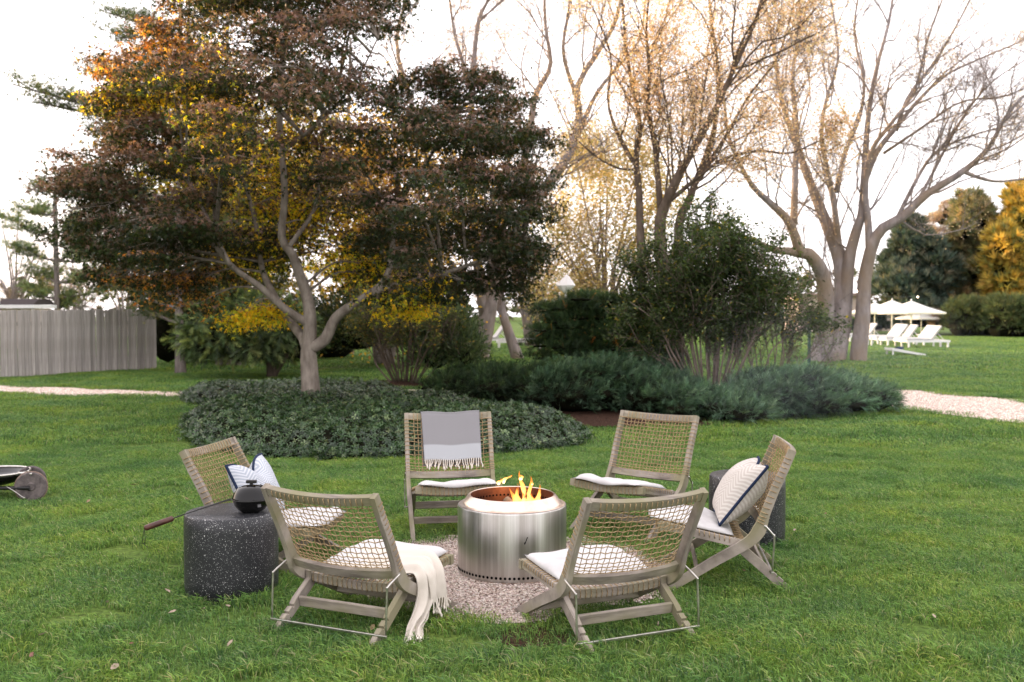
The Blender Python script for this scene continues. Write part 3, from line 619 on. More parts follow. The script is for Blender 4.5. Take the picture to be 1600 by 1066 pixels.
for c, rx, x, y, D in pads:
    below = nodes[(nodes[:, 2] < c[2] + .3)]; k = np.argmin(np.linalg.norm((below - c) * [1, 1, .8], axis=1)); s = below[k]
    mid = s + (c - s) * .5 + np.array([0, 0, .10 + .06 * np.linalg.norm(c - s)]); br = spline([s, mid, c], 7); L = np.linalg.norm(c - s)
    paths.append((br, np.linspace(min(.028, .010 + .010 * L), .005, 7), 1))
    for t in range(5):
        a = q.uniform(0, 2 * PI); e = c + np.array([math.cos(a) * rx, math.sin(a) * rx, q.uniform(-.05, .05)]) * q.uniform(.6, 1.1)
        b0 = br[int(q.integers(3, 7))]; paths.append((np.array([b0, (b0 + e) / 2 + [0, 0, .05], e]), np.array([.006, .005, .003]), 3))
    m = int(q.integers(9, 15) * (rx / .5) ** 1.3) + 3; tilt = q.normal(0, .16, 2); sa, sr = q.uniform(0, 2 * PI, m), rx * q.uniform(.15, 1.05, m) ** .8
    sc_ = np.stack([sr * np.cos(sa), sr * np.sin(sa), np.zeros(m)], -1); sc_[:, 2] = q.normal(0, .045, m) - .30 * sr ** 2 / rx + sc_[:, :2] @ tilt
    n = int(m * 40 * q.uniform(.75, 1.15)); who = q.integers(0, m, n); ss = q.uniform(.07, .20, m)[who]
    pos = sc_[who] + q.normal(0, 1, (n, 3)) * ss[:, None] * [1, 1, .42]; pos += c
    g = 0.0
    for gx_, gy_, gr, gs in gold:
        e = math.hypot(x - gx_, y - gy_) / gr
        if e < 1: g = max(g, gs * (1 - e * e * .5))
    if D > D0 + .3: g *= 1.15
    elif D < D0 - 1.0: g *= .15
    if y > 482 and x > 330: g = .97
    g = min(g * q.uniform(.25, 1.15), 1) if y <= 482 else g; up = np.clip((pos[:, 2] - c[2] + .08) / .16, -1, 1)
    outer = .46 + .36 * up - (.20 if y > 330 else 0) - (.17 if x > 560 else 0) + q.normal(0, .18, n)  # leaf hues with sky light on tops and shade beneath painted in
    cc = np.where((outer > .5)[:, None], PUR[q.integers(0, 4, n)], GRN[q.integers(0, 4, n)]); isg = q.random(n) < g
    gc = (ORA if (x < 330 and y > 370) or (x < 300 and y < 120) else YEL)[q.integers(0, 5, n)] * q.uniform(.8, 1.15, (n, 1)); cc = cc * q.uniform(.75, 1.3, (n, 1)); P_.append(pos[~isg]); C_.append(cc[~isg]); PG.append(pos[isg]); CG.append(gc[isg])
P_ = np.vstack(P_); C_ = np.vstack(C_)
build_branches(root, main, paths, M['maple_bark'], off=base)
for m_, nm in ((0, 'crown'),):
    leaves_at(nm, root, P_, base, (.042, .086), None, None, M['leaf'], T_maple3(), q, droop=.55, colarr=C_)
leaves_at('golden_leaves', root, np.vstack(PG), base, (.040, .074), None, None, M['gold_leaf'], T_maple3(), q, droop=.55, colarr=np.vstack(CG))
print('maple leaves', len(P_), sum(map(len, PG)))

# ================= deciduous trees with thin autumn crowns
SPEC = [dict(), dict(count=10, r=.032, len=.38, n=7, angle=(22, 55), wander=.2, up=.08, lmax=3.2), dict(count=9, r=.013, len=.5, n=5, angle=(25, 65), wander=.26, up=.05, lmax=1.5), dict(count=6, r=.007, len=.6, n=3, angle=(25, 65), wander=.3, up=.03, lmax=.8, rmin=.003), dict(count=1.4, r=.005, len=.7, n=2, angle=(30, 60), wander=.25, lmax=.4, rmin=.003)]
def bare_tree(name, label, base, limbs, spec, leafn, cols, wts, seed, bark, lsize=(.03, .06), spreadr=.10, leafmat='leaf', mult=1.0):
    q = np.random.default_rng(seed); root = tag(empty(name, tuple(base)), label, 'tree'); paths = []
    for pts, rad in limbs:
        ln = np.linalg.norm(np.diff(pts, axis=0), axis=1).sum(); kids(paths, pts, rad, ln, 0, spec, q, .22, mult * ln / 6)
        grow(paths, pts[-1], pts[-1] - pts[-2], ln * .22, rad[-1], 1, spec, q)
    build_branches(root, limbs, paths, M[bark], off=base)
    tips = np.vstack([p for p, r, l in paths if l >= 3]) if leafn else None
    if leafn:
        k = q.integers(0, len(tips), leafn); dens = vnoise(tips[k] * .55); keep = dens > q.uniform(.22, .62, leafn)
        pos = tips[k][keep] + q.normal(0, spreadr, (keep.sum(), 3)); leaves_at('crown', root, pos, base, lsize, cols, wts, M[leafmat], T_leaf(.55), q, droop=.3)
    print(name, 'paths', len(paths)); return root
PEACH = [(.58, .40, .29), (.62, .48, .39), (.46, .31, .20), (.38, .32, .21), (.66, .55, .48)]
# centre tree behind the flowering shrub
D = 25.0; b = P(1040, 600, D); b[2] = 0
L = [limb([(1040, 590), (1036, 440), (1031, 353), (1042, 315), (1065, 266), (1095, 213), (1118, 171), (1150, 100), (1185, 20), (1200, -60)], D, .19, .035, 26, [0, 0, 0, -.2, -.5, -.8, -1, -1.2, -1.4, -1.5]),
     limb([(1000, 590), (1003, 450), (1000, 353), (998, 289), (994, 250), (1000, 190), (985, 120), (975, 40), (970, -50)], D, .13, .03, 24, [0, 0, .2, .3, .5, .8, 1, 1.2, 1.4]),
     limb([(1060, 590), (1061, 440), (1061, 350), (1076, 315), (1088, 281), (1103, 243), (1118, 190), (1122, 110), (1110, 20), (1105, -60)], D, .15, .03, 24, [.3, .3, .3, .5, .7, 1, 1.2, 1.4, 1.5, 1.5]),
     limb([(1033, 340), (1028, 280), (1023, 228), (1012, 171), (1015, 125), (1010, 40), (1020, -50)], D, .085, .025, 18, [0, .1, .3, .2, 0, -.2, -.4]),
     limb([(1042, 318), (1075, 290), (1095, 274), (1133, 247), (1187, 236), (1232, 240), (1270, 225)], D, .06, .02, 16, [-.2, -.5, -.8, -1, -1.2, -1.4, -1.5]),
     limb([(996, 262), (970, 220), (950, 160), (955, 90), (930, 20)], D, .06, .02, 14, [.4, .8, 1.2, 1.4, 1.6]),
     limb([(1088, 281), (1130, 220), (1170, 150), (1215, 90), (1240, 10)], D, .06, .02, 14, [.7, 1.2, 1.6, 1.8, 2])]
bare_tree('autumn_tree', 'slim many stemmed tree with thin peach coloured autumn leaves rising behind the tall leafy shrub', b, L, SPEC, 84000, PEACH, [3, 3, 2, 2.4, 1.5], 21, 'dark_bark', (.042, .085), .26, mult=.7)
# big grey tree on the right
D = 31.7; b = P(1312, 565, D); b[2] = 0
L = [limb([(1279, 575), (1281, 555), (1290, 510), (1287, 435), (1266, 399), (1250, 392), (1233, 347), (1201, 315), (1174, 288), (1140, 220), (1130, 140)], D, .36, .04, 30, [0, 0, 0, -.2, -.5, -.6, -.8, -1, -1.2, -1.6, -1.8]),
     limb([(1262, 398), (1236, 393), (1209, 390), (1175, 375), (1150, 366), (1110, 350)], D, .17, .04, 14, [-.4, -.6, -.8, -1, -1.2, -1.6]),
     limb([(1240, 350), (1241, 325), (1243, 256), (1245, 197), (1238, 120), (1250, 40), (1245, -40)], D, .13, .04, 18, [-.7, -.5, -.3, 0, .3, .6, .8]),
     limb([(1302, 578), (1306, 555), (1316, 492), (1315, 418), (1300, 370), (1282, 327), (1262, 275), (1248, 236), (1222, 160), (1210, 80), (1195, 0)], D, .38, .035, 30, [0, 0, .2, .4, .5, .7, .9, 1.2, 1.5, 1.9, 2.2]),
     limb([(1318, 520), (1322, 460), (1328, 400), (1340, 355), (1347, 330), (1352, 250), (1357, 180), (1370, 106), (1390, 30), (1400, -50)], D, .24, .035, 26, [.3, .15, .1, 0, 0, .2, .4, .6, .8, 1]),
     limb([(1346, 582), (1341, 560), (1348, 495), (1352, 430), (1371, 366), (1410, 339), (1449, 303), (1505, 268), (1544, 232), (1568, 189), (1600, 150), (1650, 120)], D, .30, .03, 32, [-.2, -.2, -.2, -.2, -.4, -.6, -.8, -1, -1.2, -1.5, -1.6, -1.8]),
     limb([(1505, 268), (1530, 278), (1560, 284), (1600, 280), (1640, 285)], D, .07, .02, 12, [-1, -1.1, -1.2, -1.3, -1.5]),
     limb([(1352, 280), (1371, 236), (1402, 197), (1434, 158), (1477, 118), (1536, 90), (1591, 67)], D, .11, .025, 20, [.1, .2, .4, .7, 1, 1.3, 1.5]),
     limb([(1359, 400), (1356, 340), (1352, 300), (1361, 237), (1395, 190), (1430, 140), (1450, 60), (1480, -20)], D, .13, .025, 20, [-.3, -.3, -.3, -.5, -.8, -1, -1.2, -1.4]),
     limb([(1311, 390), (1307, 350), (1300, 300), (1284, 217), (1290, 160), (1310, 90), (1300, 10)], D, .12, .03, 18, [.4, .2, 0, -.3, -.5, -.8, -1]),
     limb([(1307, 300), (1320, 240), (1342, 185), (1350, 130), (1335, 50), (1345, -30)], D, .09, .03, 16, [0, .4, .8, 1, 1.2, 1.4]),
     limb([(1400, 345), (1430, 285), (1460, 240), (1510, 215), (1560, 200), (1600, 190)], D, .07, .02, 16, [-.6, -.4, -.2, 0, .3, .5]),
     limb([(1428, 325), (1462, 262), (1500, 190), (1548, 130), (1600, 95)], D, .06, .02, 14, [-.7, -.3, .2, .6, 1]),
     limb([(1380, 240), (1440, 200), (1500, 160), (1570, 150), (1640, 120)], D, .05, .02, 14, [.2, -.2, -.6, -.9, -1.2]),
     limb([(1400, 205), (1420, 150), (1465, 90), (1500, 30), (1530, -30)], D, .07, .02, 14, [.4, .2, 0, -.3, -.6])]
bare_tree('grey_tree', 'big grey tree with several smooth leaning trunks and nearly bare crown on right lawn', b, L, SPEC, 44000, PEACH, [2, 3, 1.5, 1.6, 3], 22, 'grey_bark', (.035, .07), .2, mult=.7)
# tall bare tree behind the maple
D = 33.0; b = P(752, 566, D); b[2] = 0
L = [limb([(745, 580), (750, 555), (760, 505), (772, 440), (800, 370), (852, 293), (886, 247), (905, 190), (903, 133), (943, 68), (966, 20), (975, -60)], D, .36, .05, 30, [0] * 6 + [.2, .4, .6, .8, 1, 1.2]),
     limb([(765, 470), (775, 380), (820, 250), (836, 152), (860, 103), (852, 38), (850, -50)], D, .2, .04, 20, [0, .3, .6, .8, 1, 1.2, 1.4]),
     limb([(758, 500), (745, 400), (735, 250), (740, 110), (749, 30), (776, -20)], D, .2, .04, 20, [0, -.3, -.6, -.8, -1, -1.2]),
     limb([(738, 140), (712, 60), (700, -20)], D, .08, .03, 10, [-.8, -1, -1.3]),
     limb([(745, 400), (680, 280), (640, 150), (620, 60), (650, -40)], D, .15, .04, 16, [-.3, 0, .4, .6, .8]),
     limb([(900, 150), (880, 80), (890, 0), (880, -50)], D, .08, .03, 12, [.6, .9, 1.1, 1.3]),
     limb([(905, 205), (930, 150), (960, 110), (1000, 60), (1010, -20)], D, .08, .03, 12, [.4, .2, 0, -.2, -.4])]
bare_tree('bare_tree', 'tall pale bare tree whose twisting limbs show above the right side of the maple', b, L, SPEC, 34000, PEACH, [3, 3, 2, 1, 1], 23, 'grey_bark', (.04, .07), .14, mult=.55)
D = 33.4; b = P(806, 560, D); b[2] = 0
L = [limb([(812, 575), (806, 552), (795, 520), (782, 470), (790, 400), (770, 320), (800, 240)], D, .25, .05, 20, [0, 0, 0, .2, .4, .6, .8])]
bare_tree('bare_tree', 'leaning pale trunk standing just right of the thicker one, behind the maple branches', b, L, SPEC, 1500, PEACH, [1, 1, 1, 1, 1], 24, 'grey_bark', mult=.4)
# soft golden-brown tree in the middle distance
SPECF = [dict(), dict(count=9, r=.04, len=.42, n=6, angle=(25, 60), lmax=2.4), dict(count=7, r=.02, len=.5, n=5, angle=(30, 60), lmax=1.3), dict(count=4, r=.012, len=.5, n=3, lmax=.7)]
def fan_tree(name, label, x, D, w_, top, n, leafn, cols, wts, seed, bark='grey_bark', size=(.05, .09), r0=.12, ybase=None, spr=.22):
    q = np.random.default_rng(seed); b = P(x, 520, D); b[2] = 0; ht = CAM_H + (484 - top) / F * D; wd = w_ / F * D; L = []
    for k in range(n):
        f = (k + .5) / n * 2 - 1 + q.normal(0, .1); e = b + np.array([f * wd / 2, q.normal(0, wd * .18), ht * (1 - .35 * f * f) * q.uniform(.82, 1)])
        s = b + np.array([f * .2, 0, -.05]); mid = s + (e - s) * .45 + np.array([-f * wd * .07, 0, ht * .08]); pts = spline([s, s + (mid - s) * .4 + [0, 0, ht * .05], mid, e], 14); L.append((pts, np.linspace(r0, .02, 14)))
    return bare_tree(name, label, b, L, SPECF, leafn, cols, wts, seed, bark, size, spr, mult=.42)
GB = [(.44, .34, .16), (.50, .40, .24), (.32, .28, .14), (.24, .25, .12), (.54, .45, .32)]
fan_tree('round_tree', 'rounded golden brown tree seen between the maple and the tall leafy shrub', 945, 38, 210, 265, 9, 40000, GB, [3, 3, 2, 2, 1], 31, size=(.10, .17), spr=.5)
fan_tree('round_tree', 'pale russet tree low behind the right edge of the maple', 830, 44, 170, 300, 7, 14000, [(.46, .30, .18), (.40, .24, .11), (.30, .2, .1)], [2, 2, 1], 32, size=(.06, .11), spr=.3)
fan_tree('round_tree', 'yellow leaved tree glowing through the gap right of the maple trunk', 600, 30, 260, 240, 8, 40000, [(.50, .32, .04), (.42, .33, .05), (.34, .17, .05)], [3, 2, 1], 33, size=(.11, .19), spr=.6)
fan_tree('round_tree', 'golden green tree behind the left half of the maple', 360, 29, 280, 150, 8, 44000, [(.36, .28, .04), (.46, .30, .04), (.16, .18, .04), (.10, .13, .04)], [2, 2, 2, 1], 34, size=(.11, .19), spr=.6)
fan_tree('hazy_tree', 'pale bare tree far beyond the plank fence at the left edge', 25, 62, 130, 325, 6, 2500, PEACH, [1, 1, 1, 1, 2], 35)
fan_tree('hazy_tree', 'faint leafless tree beyond the fence, right of the small dark roof', 120, 66, 120, 370, 6, 3000, PEACH, [1, 1, 1, 1, 2], 36)
fan_tree('hazy_tree', 'faint leafless tree in the sky gap over the right end of the fence', 195, 58, 90, 395, 5, 3000, GB, [1, 1, 1, 1, 2], 37)

# ================= pines on the left
def pine(label, x, ybase, D, top, r0, boughs, seed, lean=0, gain=1.0):
    q = np.random.default_rng(seed); b = G(x, ybase); b = P(x, ybase, D); b[2] = 0; root = tag(empty('pine_tree', tuple(b)), label, 'tree')
    tr = limb([(x, ybase + 12), (x - 1, ybase - 10), (x - 3 + lean * .2, ybase - 90), (x - 6 + lean * .6, ybase - 260), (x + lean, top)], D, r0, .05, 22, [0, 0, 0, .1, .2]); tr[1][:2] = [r0 * 1.35, r0 * 1.15]
    paths = []; pos = []
    for (px, py, dd, wr) in boughs:
        e = P(px, py, D + dd); k = np.argmin(np.abs(tr[0][:, 2] - (e[2] - .4 + q.uniform(-.3, .1)))); s = tr[0][k]
        br = spline([s, s + (e - s) * .5 + [0, 0, -.15], e], 9); paths.append((br, np.linspace(.06, .015, 9), 1))
        for t in range(16):
            f = q.uniform(.3, 1); i = int(f * 8); d = (e - s) / np.linalg.norm(e - s); a = q.uniform(-1.2, 1.2); dd_ = np.array([d[0] * math.cos(a) - d[1] * math.sin(a), d[0] * math.sin(a) + d[1] * math.cos(a), q.uniform(.0, .5)])
            ln = wr * q.uniform(.4, 1.0); tp = spline([br[i], br[i] + dd_ * ln * .5, br[i] + dd_ * ln + [0, 0, .08]], 5); paths.append((tp, np.linspace(.015, .006, 5), 3))
            m = 26 if D < 35 else (26 if seed == 44 else 10); pos.append(tp[q.integers(1, 5, m)] + q.normal(0, .07 + wr * .06, (m, 3)) * [1, 1, .6])
    build_branches(root, [tr], paths, M['pine_bark'], off=b); pos = np.vstack(pos)
    n = len(pos); xd = unit(n, q); xd[:, 2] = np.abs(xd[:, 2]) * .7 + .1; R = basis(xd, np.tile([0, 0, 1.0], (n, 1)), q.uniform(0, 6, n))
    tv, tf = T_needles(8, .06, .9, seed); v, f, c = scatter(tv, tf, pos - b, R, q.uniform(.13, .24, n) * (1.5 if seed == 44 else 1), pick_cols(n, [(.08, .115, .045), (.12, .15, .06), (.24, .22, .07), (.05, .075, .035)], [3, 3, 1.2, 1.5], .2, q) * gain * (1.6 if seed == 44 else 1))  # farthest pine paler: haze and sunlight put into its needle colour
    tag(nobj('crown', v, f, M['needle'], root, c), kind='stuff')
pine('tall pine with rough grey trunk at the right end of the plank fence', 283, 584, 25.4, -40, .185,
     [(20, 132, -1, 1.0), (60, 160, -.6, 1.0), (110, 172, -.4, 1.0), (160, 190, 0, 1.2), (100, 150, .6, .8), (45, 295, -.8, .9), (90, 285, 0, 1.1), (140, 270, .5, 1.2), (150, 330, .4, 1.2), (120, 375, -.5, 1.0), (170, 400, 0, 1.1), (150, 440, 1, 1.0), (210, 445, .2, 1.0), (130, 110, 1, .8), (200, 130, .2, 1.1), (215, 462, .4, .9), (230, 330, 0, 1.2), (210, 240, 1, 1.2), (330, 430, .6, 1.1), (270, 380, .8, 1.1), (350, 350, 1, 1.2), (180, 60, .8, .9), (170, 20, .5, .8), (350, 200, 1.2, 1.3)], 41)
pine('second pine with a grey trunk showing through the maple branches, right of the first pine', 345, 580, 29.0, 0, .2,
     [(300, 470, 0, 1.2), (400, 460, 0, 1.2), (390, 380, 1, 1.3), (290, 330, 1, 1.3), (420, 300, .6, 1.3), (300, 250, 1, 1.3), (380, 180, 0, 1.3), (300, 140, .6, 1.1), (420, 440, -.8, 1.2), (250, 430, .4, 1.2), (460, 400, 1, 1.3), (440, 220, .4, 1.2)], 42, 12)
pine('third pine standing behind the maple crown, dark boughs above the spreading shrub', 548, 560, 36.0, 60, .2,
     [(510, 250, 0, 1.6), (560, 230, .5, 1.6), (600, 270, 0, 1.5), (520, 300, 1, 1.6), (590, 330, -.6, 1.6), (540, 380, .4, 1.7), (480, 340, 0, 1.6), (610, 400, .8, 1.6), (560, 440, -.4, 1.7), (500, 420, 1, 1.6), (530, 190, 0, 1.3), (550, 470, 0, 1.7), (470, 460, .6, 1.7), (620, 455, .6, 1.6)], 43)

pine('pale yellowish green pine standing farther off beyond the plank fence', 92, 545, 44.0, 300, .22,
     [(30, 345, 0, 1.6), (60, 330, .5, 1.6), (110, 335, 0, 1.8), (150, 350, 1, 1.8), (40, 385, -.6, 1.6), (120, 385, .4, 1.9), (170, 400, 0, 1.8), (70, 420, .8, 1.7), (140, 430, -.4, 1.9), (190, 440, 1, 1.8), (210, 410, 0, 1.6), (50, 450, .3, 1.4), (100, 460, .3, 1.6)], 44)
# ================= dense evergreen masses: core + foliage
def mass(name, label, cat, lobes, size, cols, wts, seed, tmpl, mat='needle', dens=260, sweep=None, rough=0, core=.82, stems=None, bark='dark_bark', spread=.10, upw=.5, corename='shade_core'):
    """lobes: (centre xyz, radii xyz); foliage sprays stand on the lobes' outsides"""
    q = np.random.default_rng(seed); cs = np.array([l[0] for l in lobes]); b = np.array([cs[:, 0].mean(), cs[:, 1].mean(), 0.0]); root = tag(empty(name, tuple(b)), label, cat)
    bm = bmesh.new()
    for c, r in lobes:
        bmesh.ops.create_icosphere(bm, subdivisions=2, radius=1, matrix=Matrix.Translation(Vector(c) - Vector(b)) @ Matrix.Diagonal((r[0] * core, r[1] * core, r[2] * core, 1)))
    for v in bm.verts:
        k = .82 + .36 * float(vnoise(np.array(v.co[:]) * 1.7 + 9)); v.co.x *= 1; v.co = v.co + (v.co - Vector((v.co.x, v.co.y, v.co.z))) * k
        if v.co.z < 0.01: v.co.z = 0.01
    tag(bobj(corename, bm, M['shade_hull'], root, True), kind='stuff')  # dark core added to block light and blacken the gaps
    A = Acc(); rr = np.array([l[1] for l in lobes])
    for li, (c, r) in enumerate(lobes):
        area = 4 * PI * ((r[0] * r[1]) ** 1.6 / 3 + (r[0] * r[2]) ** 1.6 / 3 + (r[1] * r[2]) ** 1.6 / 3) ** (1 / 1.6); n = int(area * dens)
        d = unit(n, q); d[:, 2] = np.where(d[:, 2] < -.35, -d[:, 2], d[:, 2]); pos = np.array(c) + d * np.array(r) * (q.uniform(.78 - rough, 1.06 + rough * 1.6, n) + .22 * (vnoise(d * 3 + li * 5) - .5))[:, None]
        keep = pos[:, 2] > .02
        for lj in range(len(lobes)):
            if lj != li: keep &= (((pos - cs[lj]) / (rr[lj] * .86)) ** 2).sum(1) > 1
        pos, d = pos[keep], d[keep]; n = len(pos)
        if n == 0: continue
        nrm = d / np.array(r); nrm /= np.linalg.norm(nrm, axis=1)[:, None]
        xd = nrm * .6 + unit(n, q) * .55 + (np.array(sweep) if sweep is not None else np.array([0, 0, upw]))
        up = nrm + unit(n, q) * .4; R = basis(xd, up, q.normal(0, .5, n)); tv, tf = tmpl[li % len(tmpl)]
        shade = ((.70 + .6 * vnoise(pos * 1.9 + 30)) * q.uniform(.7, 1.25))[:, None]
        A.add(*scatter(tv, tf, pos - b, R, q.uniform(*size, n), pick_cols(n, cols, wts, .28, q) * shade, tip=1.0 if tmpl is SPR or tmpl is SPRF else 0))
    tag(A.obj('foliage', M[mat], root), kind='stuff')
    if stems:
        S = Acc()
        for p, r in stems: S.add(*tube_arrays(np.array(p) - b, r, 7))
        S.obj('trunk', M[bark], root, True)
    return root
def lobe(x, y, D, wx, hz, dy=None):
    """lobe centred on a photo position at distance D; width/height in photo pixels at that distance"""
    c = P(x, y, D); rx = wx / 2 / F * D; rz = hz / 2 / F * D; return (tuple(c), (rx, dy or rx * .8, rz))
ND2 = [T_needles(10, .15, 1.2, s + 9) for s in range(3)]; SPR = [T_spray(16, .05, s) for s in range(3)]; SPRF = [T_spray(11, .036, s + 5) for s in range(3)]; ND = [T_needles(12, .06, .9, s) for s in range(3)]
JG = [(.034, .070, .040), (.055, .105, .056), (.10, .165, .095), (.016, .032, .018)]
def low_juniper(label, items, seed, cols=JG, dens=205):
    lb = []; q = np.random.default_rng(seed + 500)
    for x, yt, D, wx in items:      # yt = top edge in the photo
        zt = CAM_H - (yt - 484) / F * D; c = P(x, 500, D); R0 = wx / 2 / F * D; lb.append(((c[0], c[1], zt * .34), (R0 * .86, .62, zt * .46)))
        for k in range(11):
            a_ = q.uniform(0, 2 * PI); rr_ = q.uniform(.2, 1.0); f_ = math.sqrt(1 - .8 * rr_ * rr_); z_ = zt * q.uniform(.25, 1.0) * f_
            lb.append(((c[0] + R0 * rr_ * math.cos(a_), c[1] + .7 * rr_ * math.sin(a_), max(z_ - .06, .12)), (q.uniform(.20, .40), q.uniform(.2, .36), q.uniform(.06, .12))))
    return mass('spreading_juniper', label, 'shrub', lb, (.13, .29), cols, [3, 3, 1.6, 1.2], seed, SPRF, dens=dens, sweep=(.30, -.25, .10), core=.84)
low_juniper('low dark spreading juniper at the left of the island bed, beside the ground cover', [(740, 588, 17.2, 120), (800, 575, 17.0, 140), (770, 560, 18.6, 150), (850, 560, 17.6, 130), (720, 575, 18.4, 90)], 51, [(.026, .052, .026), (.038, .072, .030), (.065, .105, .045), (.016, .032, .018)])
low_juniper('low feathery blue green juniper mid bed, behind the bare backed rope chair', [(900, 562, 16.2, 160), (960, 555, 16.4, 150), (1030, 570, 15.8, 150), (1080, 595, 15.3, 110), (930, 545, 17.6, 170), (1010, 548, 17.4, 150)], 52)
low_juniper('rounded blue green spreading juniper ending the bed on the right, next to the gravel path', [(1180, 590, 15.4, 130), (1240, 578, 15.6, 150), (1305, 584, 15.9, 150), (1355, 600, 16.2, 84), (1270, 568, 17.0, 170), (1200, 575, 16.8, 150), (1140, 612, 15.0, 90)], 53, [(.060, .118, .066), (.095, .172, .098), (.165, .255, .160), (.022, .042, .026)])
# layered dark conifer above them, orange light glints painted into its spray colours
lb = []; q = np.random.default_rng(540)
for ty, hw_, n_l in ((467, 48, 5), (476, 84, 9), (485, 104, 10), (498, 94, 9), (512, 110, 11), (527, 98, 10), (540, 108, 10), (553, 100, 8)):
    for k in range(n_l):
        x = 945 + ((k + .5) / n_l * 2 - 1) * hw_ + q.normal(0, 6); lb.append(lobe(x, ty + q.normal(0, 3.2) + 5 * abs(x - 945) / 95, 18.9 + q.uniform(-.5, .6), q.uniform(34, 58), q.uniform(5, 9), q.uniform(.3, .6)))
mass('layered_conifer', 'dark flat layered conifer standing behind the low junipers, orange glints coloured into its tiers', 'shrub', lb, (.12, .27), [(.022, .045, .018), (.034, .065, .022), (.055, .09, .028), (.42, .16, .03)], [3, 3, 1.5, .12], 54, SPRF, dens=250, core=.62, rough=.25, upw=.08,
     stems=[(spline([P(940, 590, 19), P(935, 540, 19), P(925, 500, 19), P(905, 470, 19)], 10), np.linspace(.07, .03, 10))])
# yew-like dark bush and others under the maple
mass('cypress_bush', 'dark thread leaved evergreen bush standing on the lawn behind the maple, near the pine trunk', 'shrub', [lobe(350, 525, 24, 110, 70, 1.0), lobe(410, 515, 24.5, 130, 84, 1.2), lobe(450, 530, 24, 90, 64, .9), lobe(330, 545, 23.8, 70, 50, .8), lobe(390, 550, 23.7, 110, 50, .9), lobe(370, 495, 25, 90, 50, 1)], (.22, .42), [(.05, .08, .028), (.085, .125, .04), (.17, .21, .06), (.022, .036, .014)], [3, 3, 2.2, 1.5], 55, SPR, dens=120, sweep=(-.1, -.1, -.5), core=.68, rough=.2,
     stems=[(spline([P(425, 592, 24), P(424, 575, 24), P(418, 555, 24), P(400, 540, 24)], 8), np.linspace(.14, .08, 8)), (spline([P(427, 585, 24), P(440, 565, 24), P(452, 548, 24)], 8), np.linspace(.1, .06, 8))])
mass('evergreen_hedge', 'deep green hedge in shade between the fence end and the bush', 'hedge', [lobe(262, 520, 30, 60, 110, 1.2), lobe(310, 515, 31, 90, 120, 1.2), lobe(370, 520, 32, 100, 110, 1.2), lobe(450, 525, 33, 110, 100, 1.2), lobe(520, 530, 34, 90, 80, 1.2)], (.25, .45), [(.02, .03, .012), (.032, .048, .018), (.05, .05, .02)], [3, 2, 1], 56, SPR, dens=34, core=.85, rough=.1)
mass('green_shrub', 'grey green leafy shrub right of the bare stemmed one, before the pale trunk', 'shrub', [lobe(700, 535, 22.5, 80, 80, .8), lobe(680, 560, 22.3, 80, 60, .8), lobe(725, 560, 22.0, 60, 60, .7), lobe(700, 505, 22.8, 60, 50, .7)], (.07, .13), [(.045, .075, .035), (.075, .11, .05), (.11, .14, .08), (.025, .045, .02)], [3, 3, 1, 1.5], 57, [T_leaf(.35)], 'leaf', dens=850, core=.55, rough=.3)
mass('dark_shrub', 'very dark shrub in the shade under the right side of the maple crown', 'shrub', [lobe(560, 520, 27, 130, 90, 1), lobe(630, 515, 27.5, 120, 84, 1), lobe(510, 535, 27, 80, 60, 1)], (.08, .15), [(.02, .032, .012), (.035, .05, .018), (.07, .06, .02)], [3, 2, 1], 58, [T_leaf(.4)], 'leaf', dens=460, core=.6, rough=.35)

# many-stemmed shrubs
def stem_shrub(label, x, ybase, D, w_, top, nst, leafn, cols, wts, seed, bark, lsize, rad=.022, mult=1.0, mat='leaf', low=.25, group=None, fan=1.0):
    q = np.random.default_rng(seed); b = P(x, ybase, D); b[2] = 0; root = tag(empty('tall_shrub', tuple(b)), label, 'shrub'); ht = CAM_H + (484 - top) / F * D; wd = w_ / F * D; main, paths = [], []
    spec = [dict(), dict(count=7, r=.012, len=.36, n=5, angle=(20, 55), up=.1, lmax=1.2), dict(count=5, r=.007, len=.55, n=4, angle=(25, 60), up=.05, lmax=.6)]
    for k in range(nst):
        f = (k + .5) / nst * 2 - 1 + q.normal(0, .12); dy = q.normal(0, .5) * wd / 3
        e = b + np.array([f * wd / 2, dy, ht * (1 - .42 * abs(f) ** 1.6) * q.uniform(.75, 1.0)]); s = b + np.array([f * .22 + q.normal(0, .05), q.normal(0, .12), -.03])
        m1 = s + (e - s) * .35 + np.array([f * .1 * fan, 0, ht * .06]) + q.normal(0, .06, 3); m2 = s + (e - s) * .7 + q.normal(0, .09, 3) + [0, 0, .05]
        pts = spline([s, m1, m2, e], 12); r = np.linspace(rad * q.uniform(.7, 1.3), .007, 12); main.append((pts, r)); ln = np.linalg.norm(e - s); kids(paths, pts, r, ln, 0, spec, q, .3, mult)
    build_branches(root, main, paths, M[bark], off=b, sides=(6, 4, 3))
    tips = np.vstack([p[1:] for p, r, l in paths if l >= 1]); tips = tips[tips[:, 2] > low * ht]
    k = q.integers(0, len(tips), leafn); keep = vnoise(tips[k] * 1.6) > q.uniform(.1, .55, leafn); pos = tips[k][keep] + q.normal(0, .06, (keep.sum(), 3))
    leaves_at('crown', root, pos, b, lsize, cols, wts, M[mat], T_leaf(.42), q, droop=.15, jit=.25); return root
stem_shrub('tall loose green leafed shrub with many bare stems rising from the low junipers', 1112, 640, 17.2, 270, 345, 36, 58000, [(.032, .055, .016), (.052, .082, .024), (.09, .125, .045), (.02, .034, .012), (.25, .2, .04)], [3, 3.2, 1.4, 2, .22], 61, 'mid_bark', (.05, .095), .018, 1.35, low=.24)
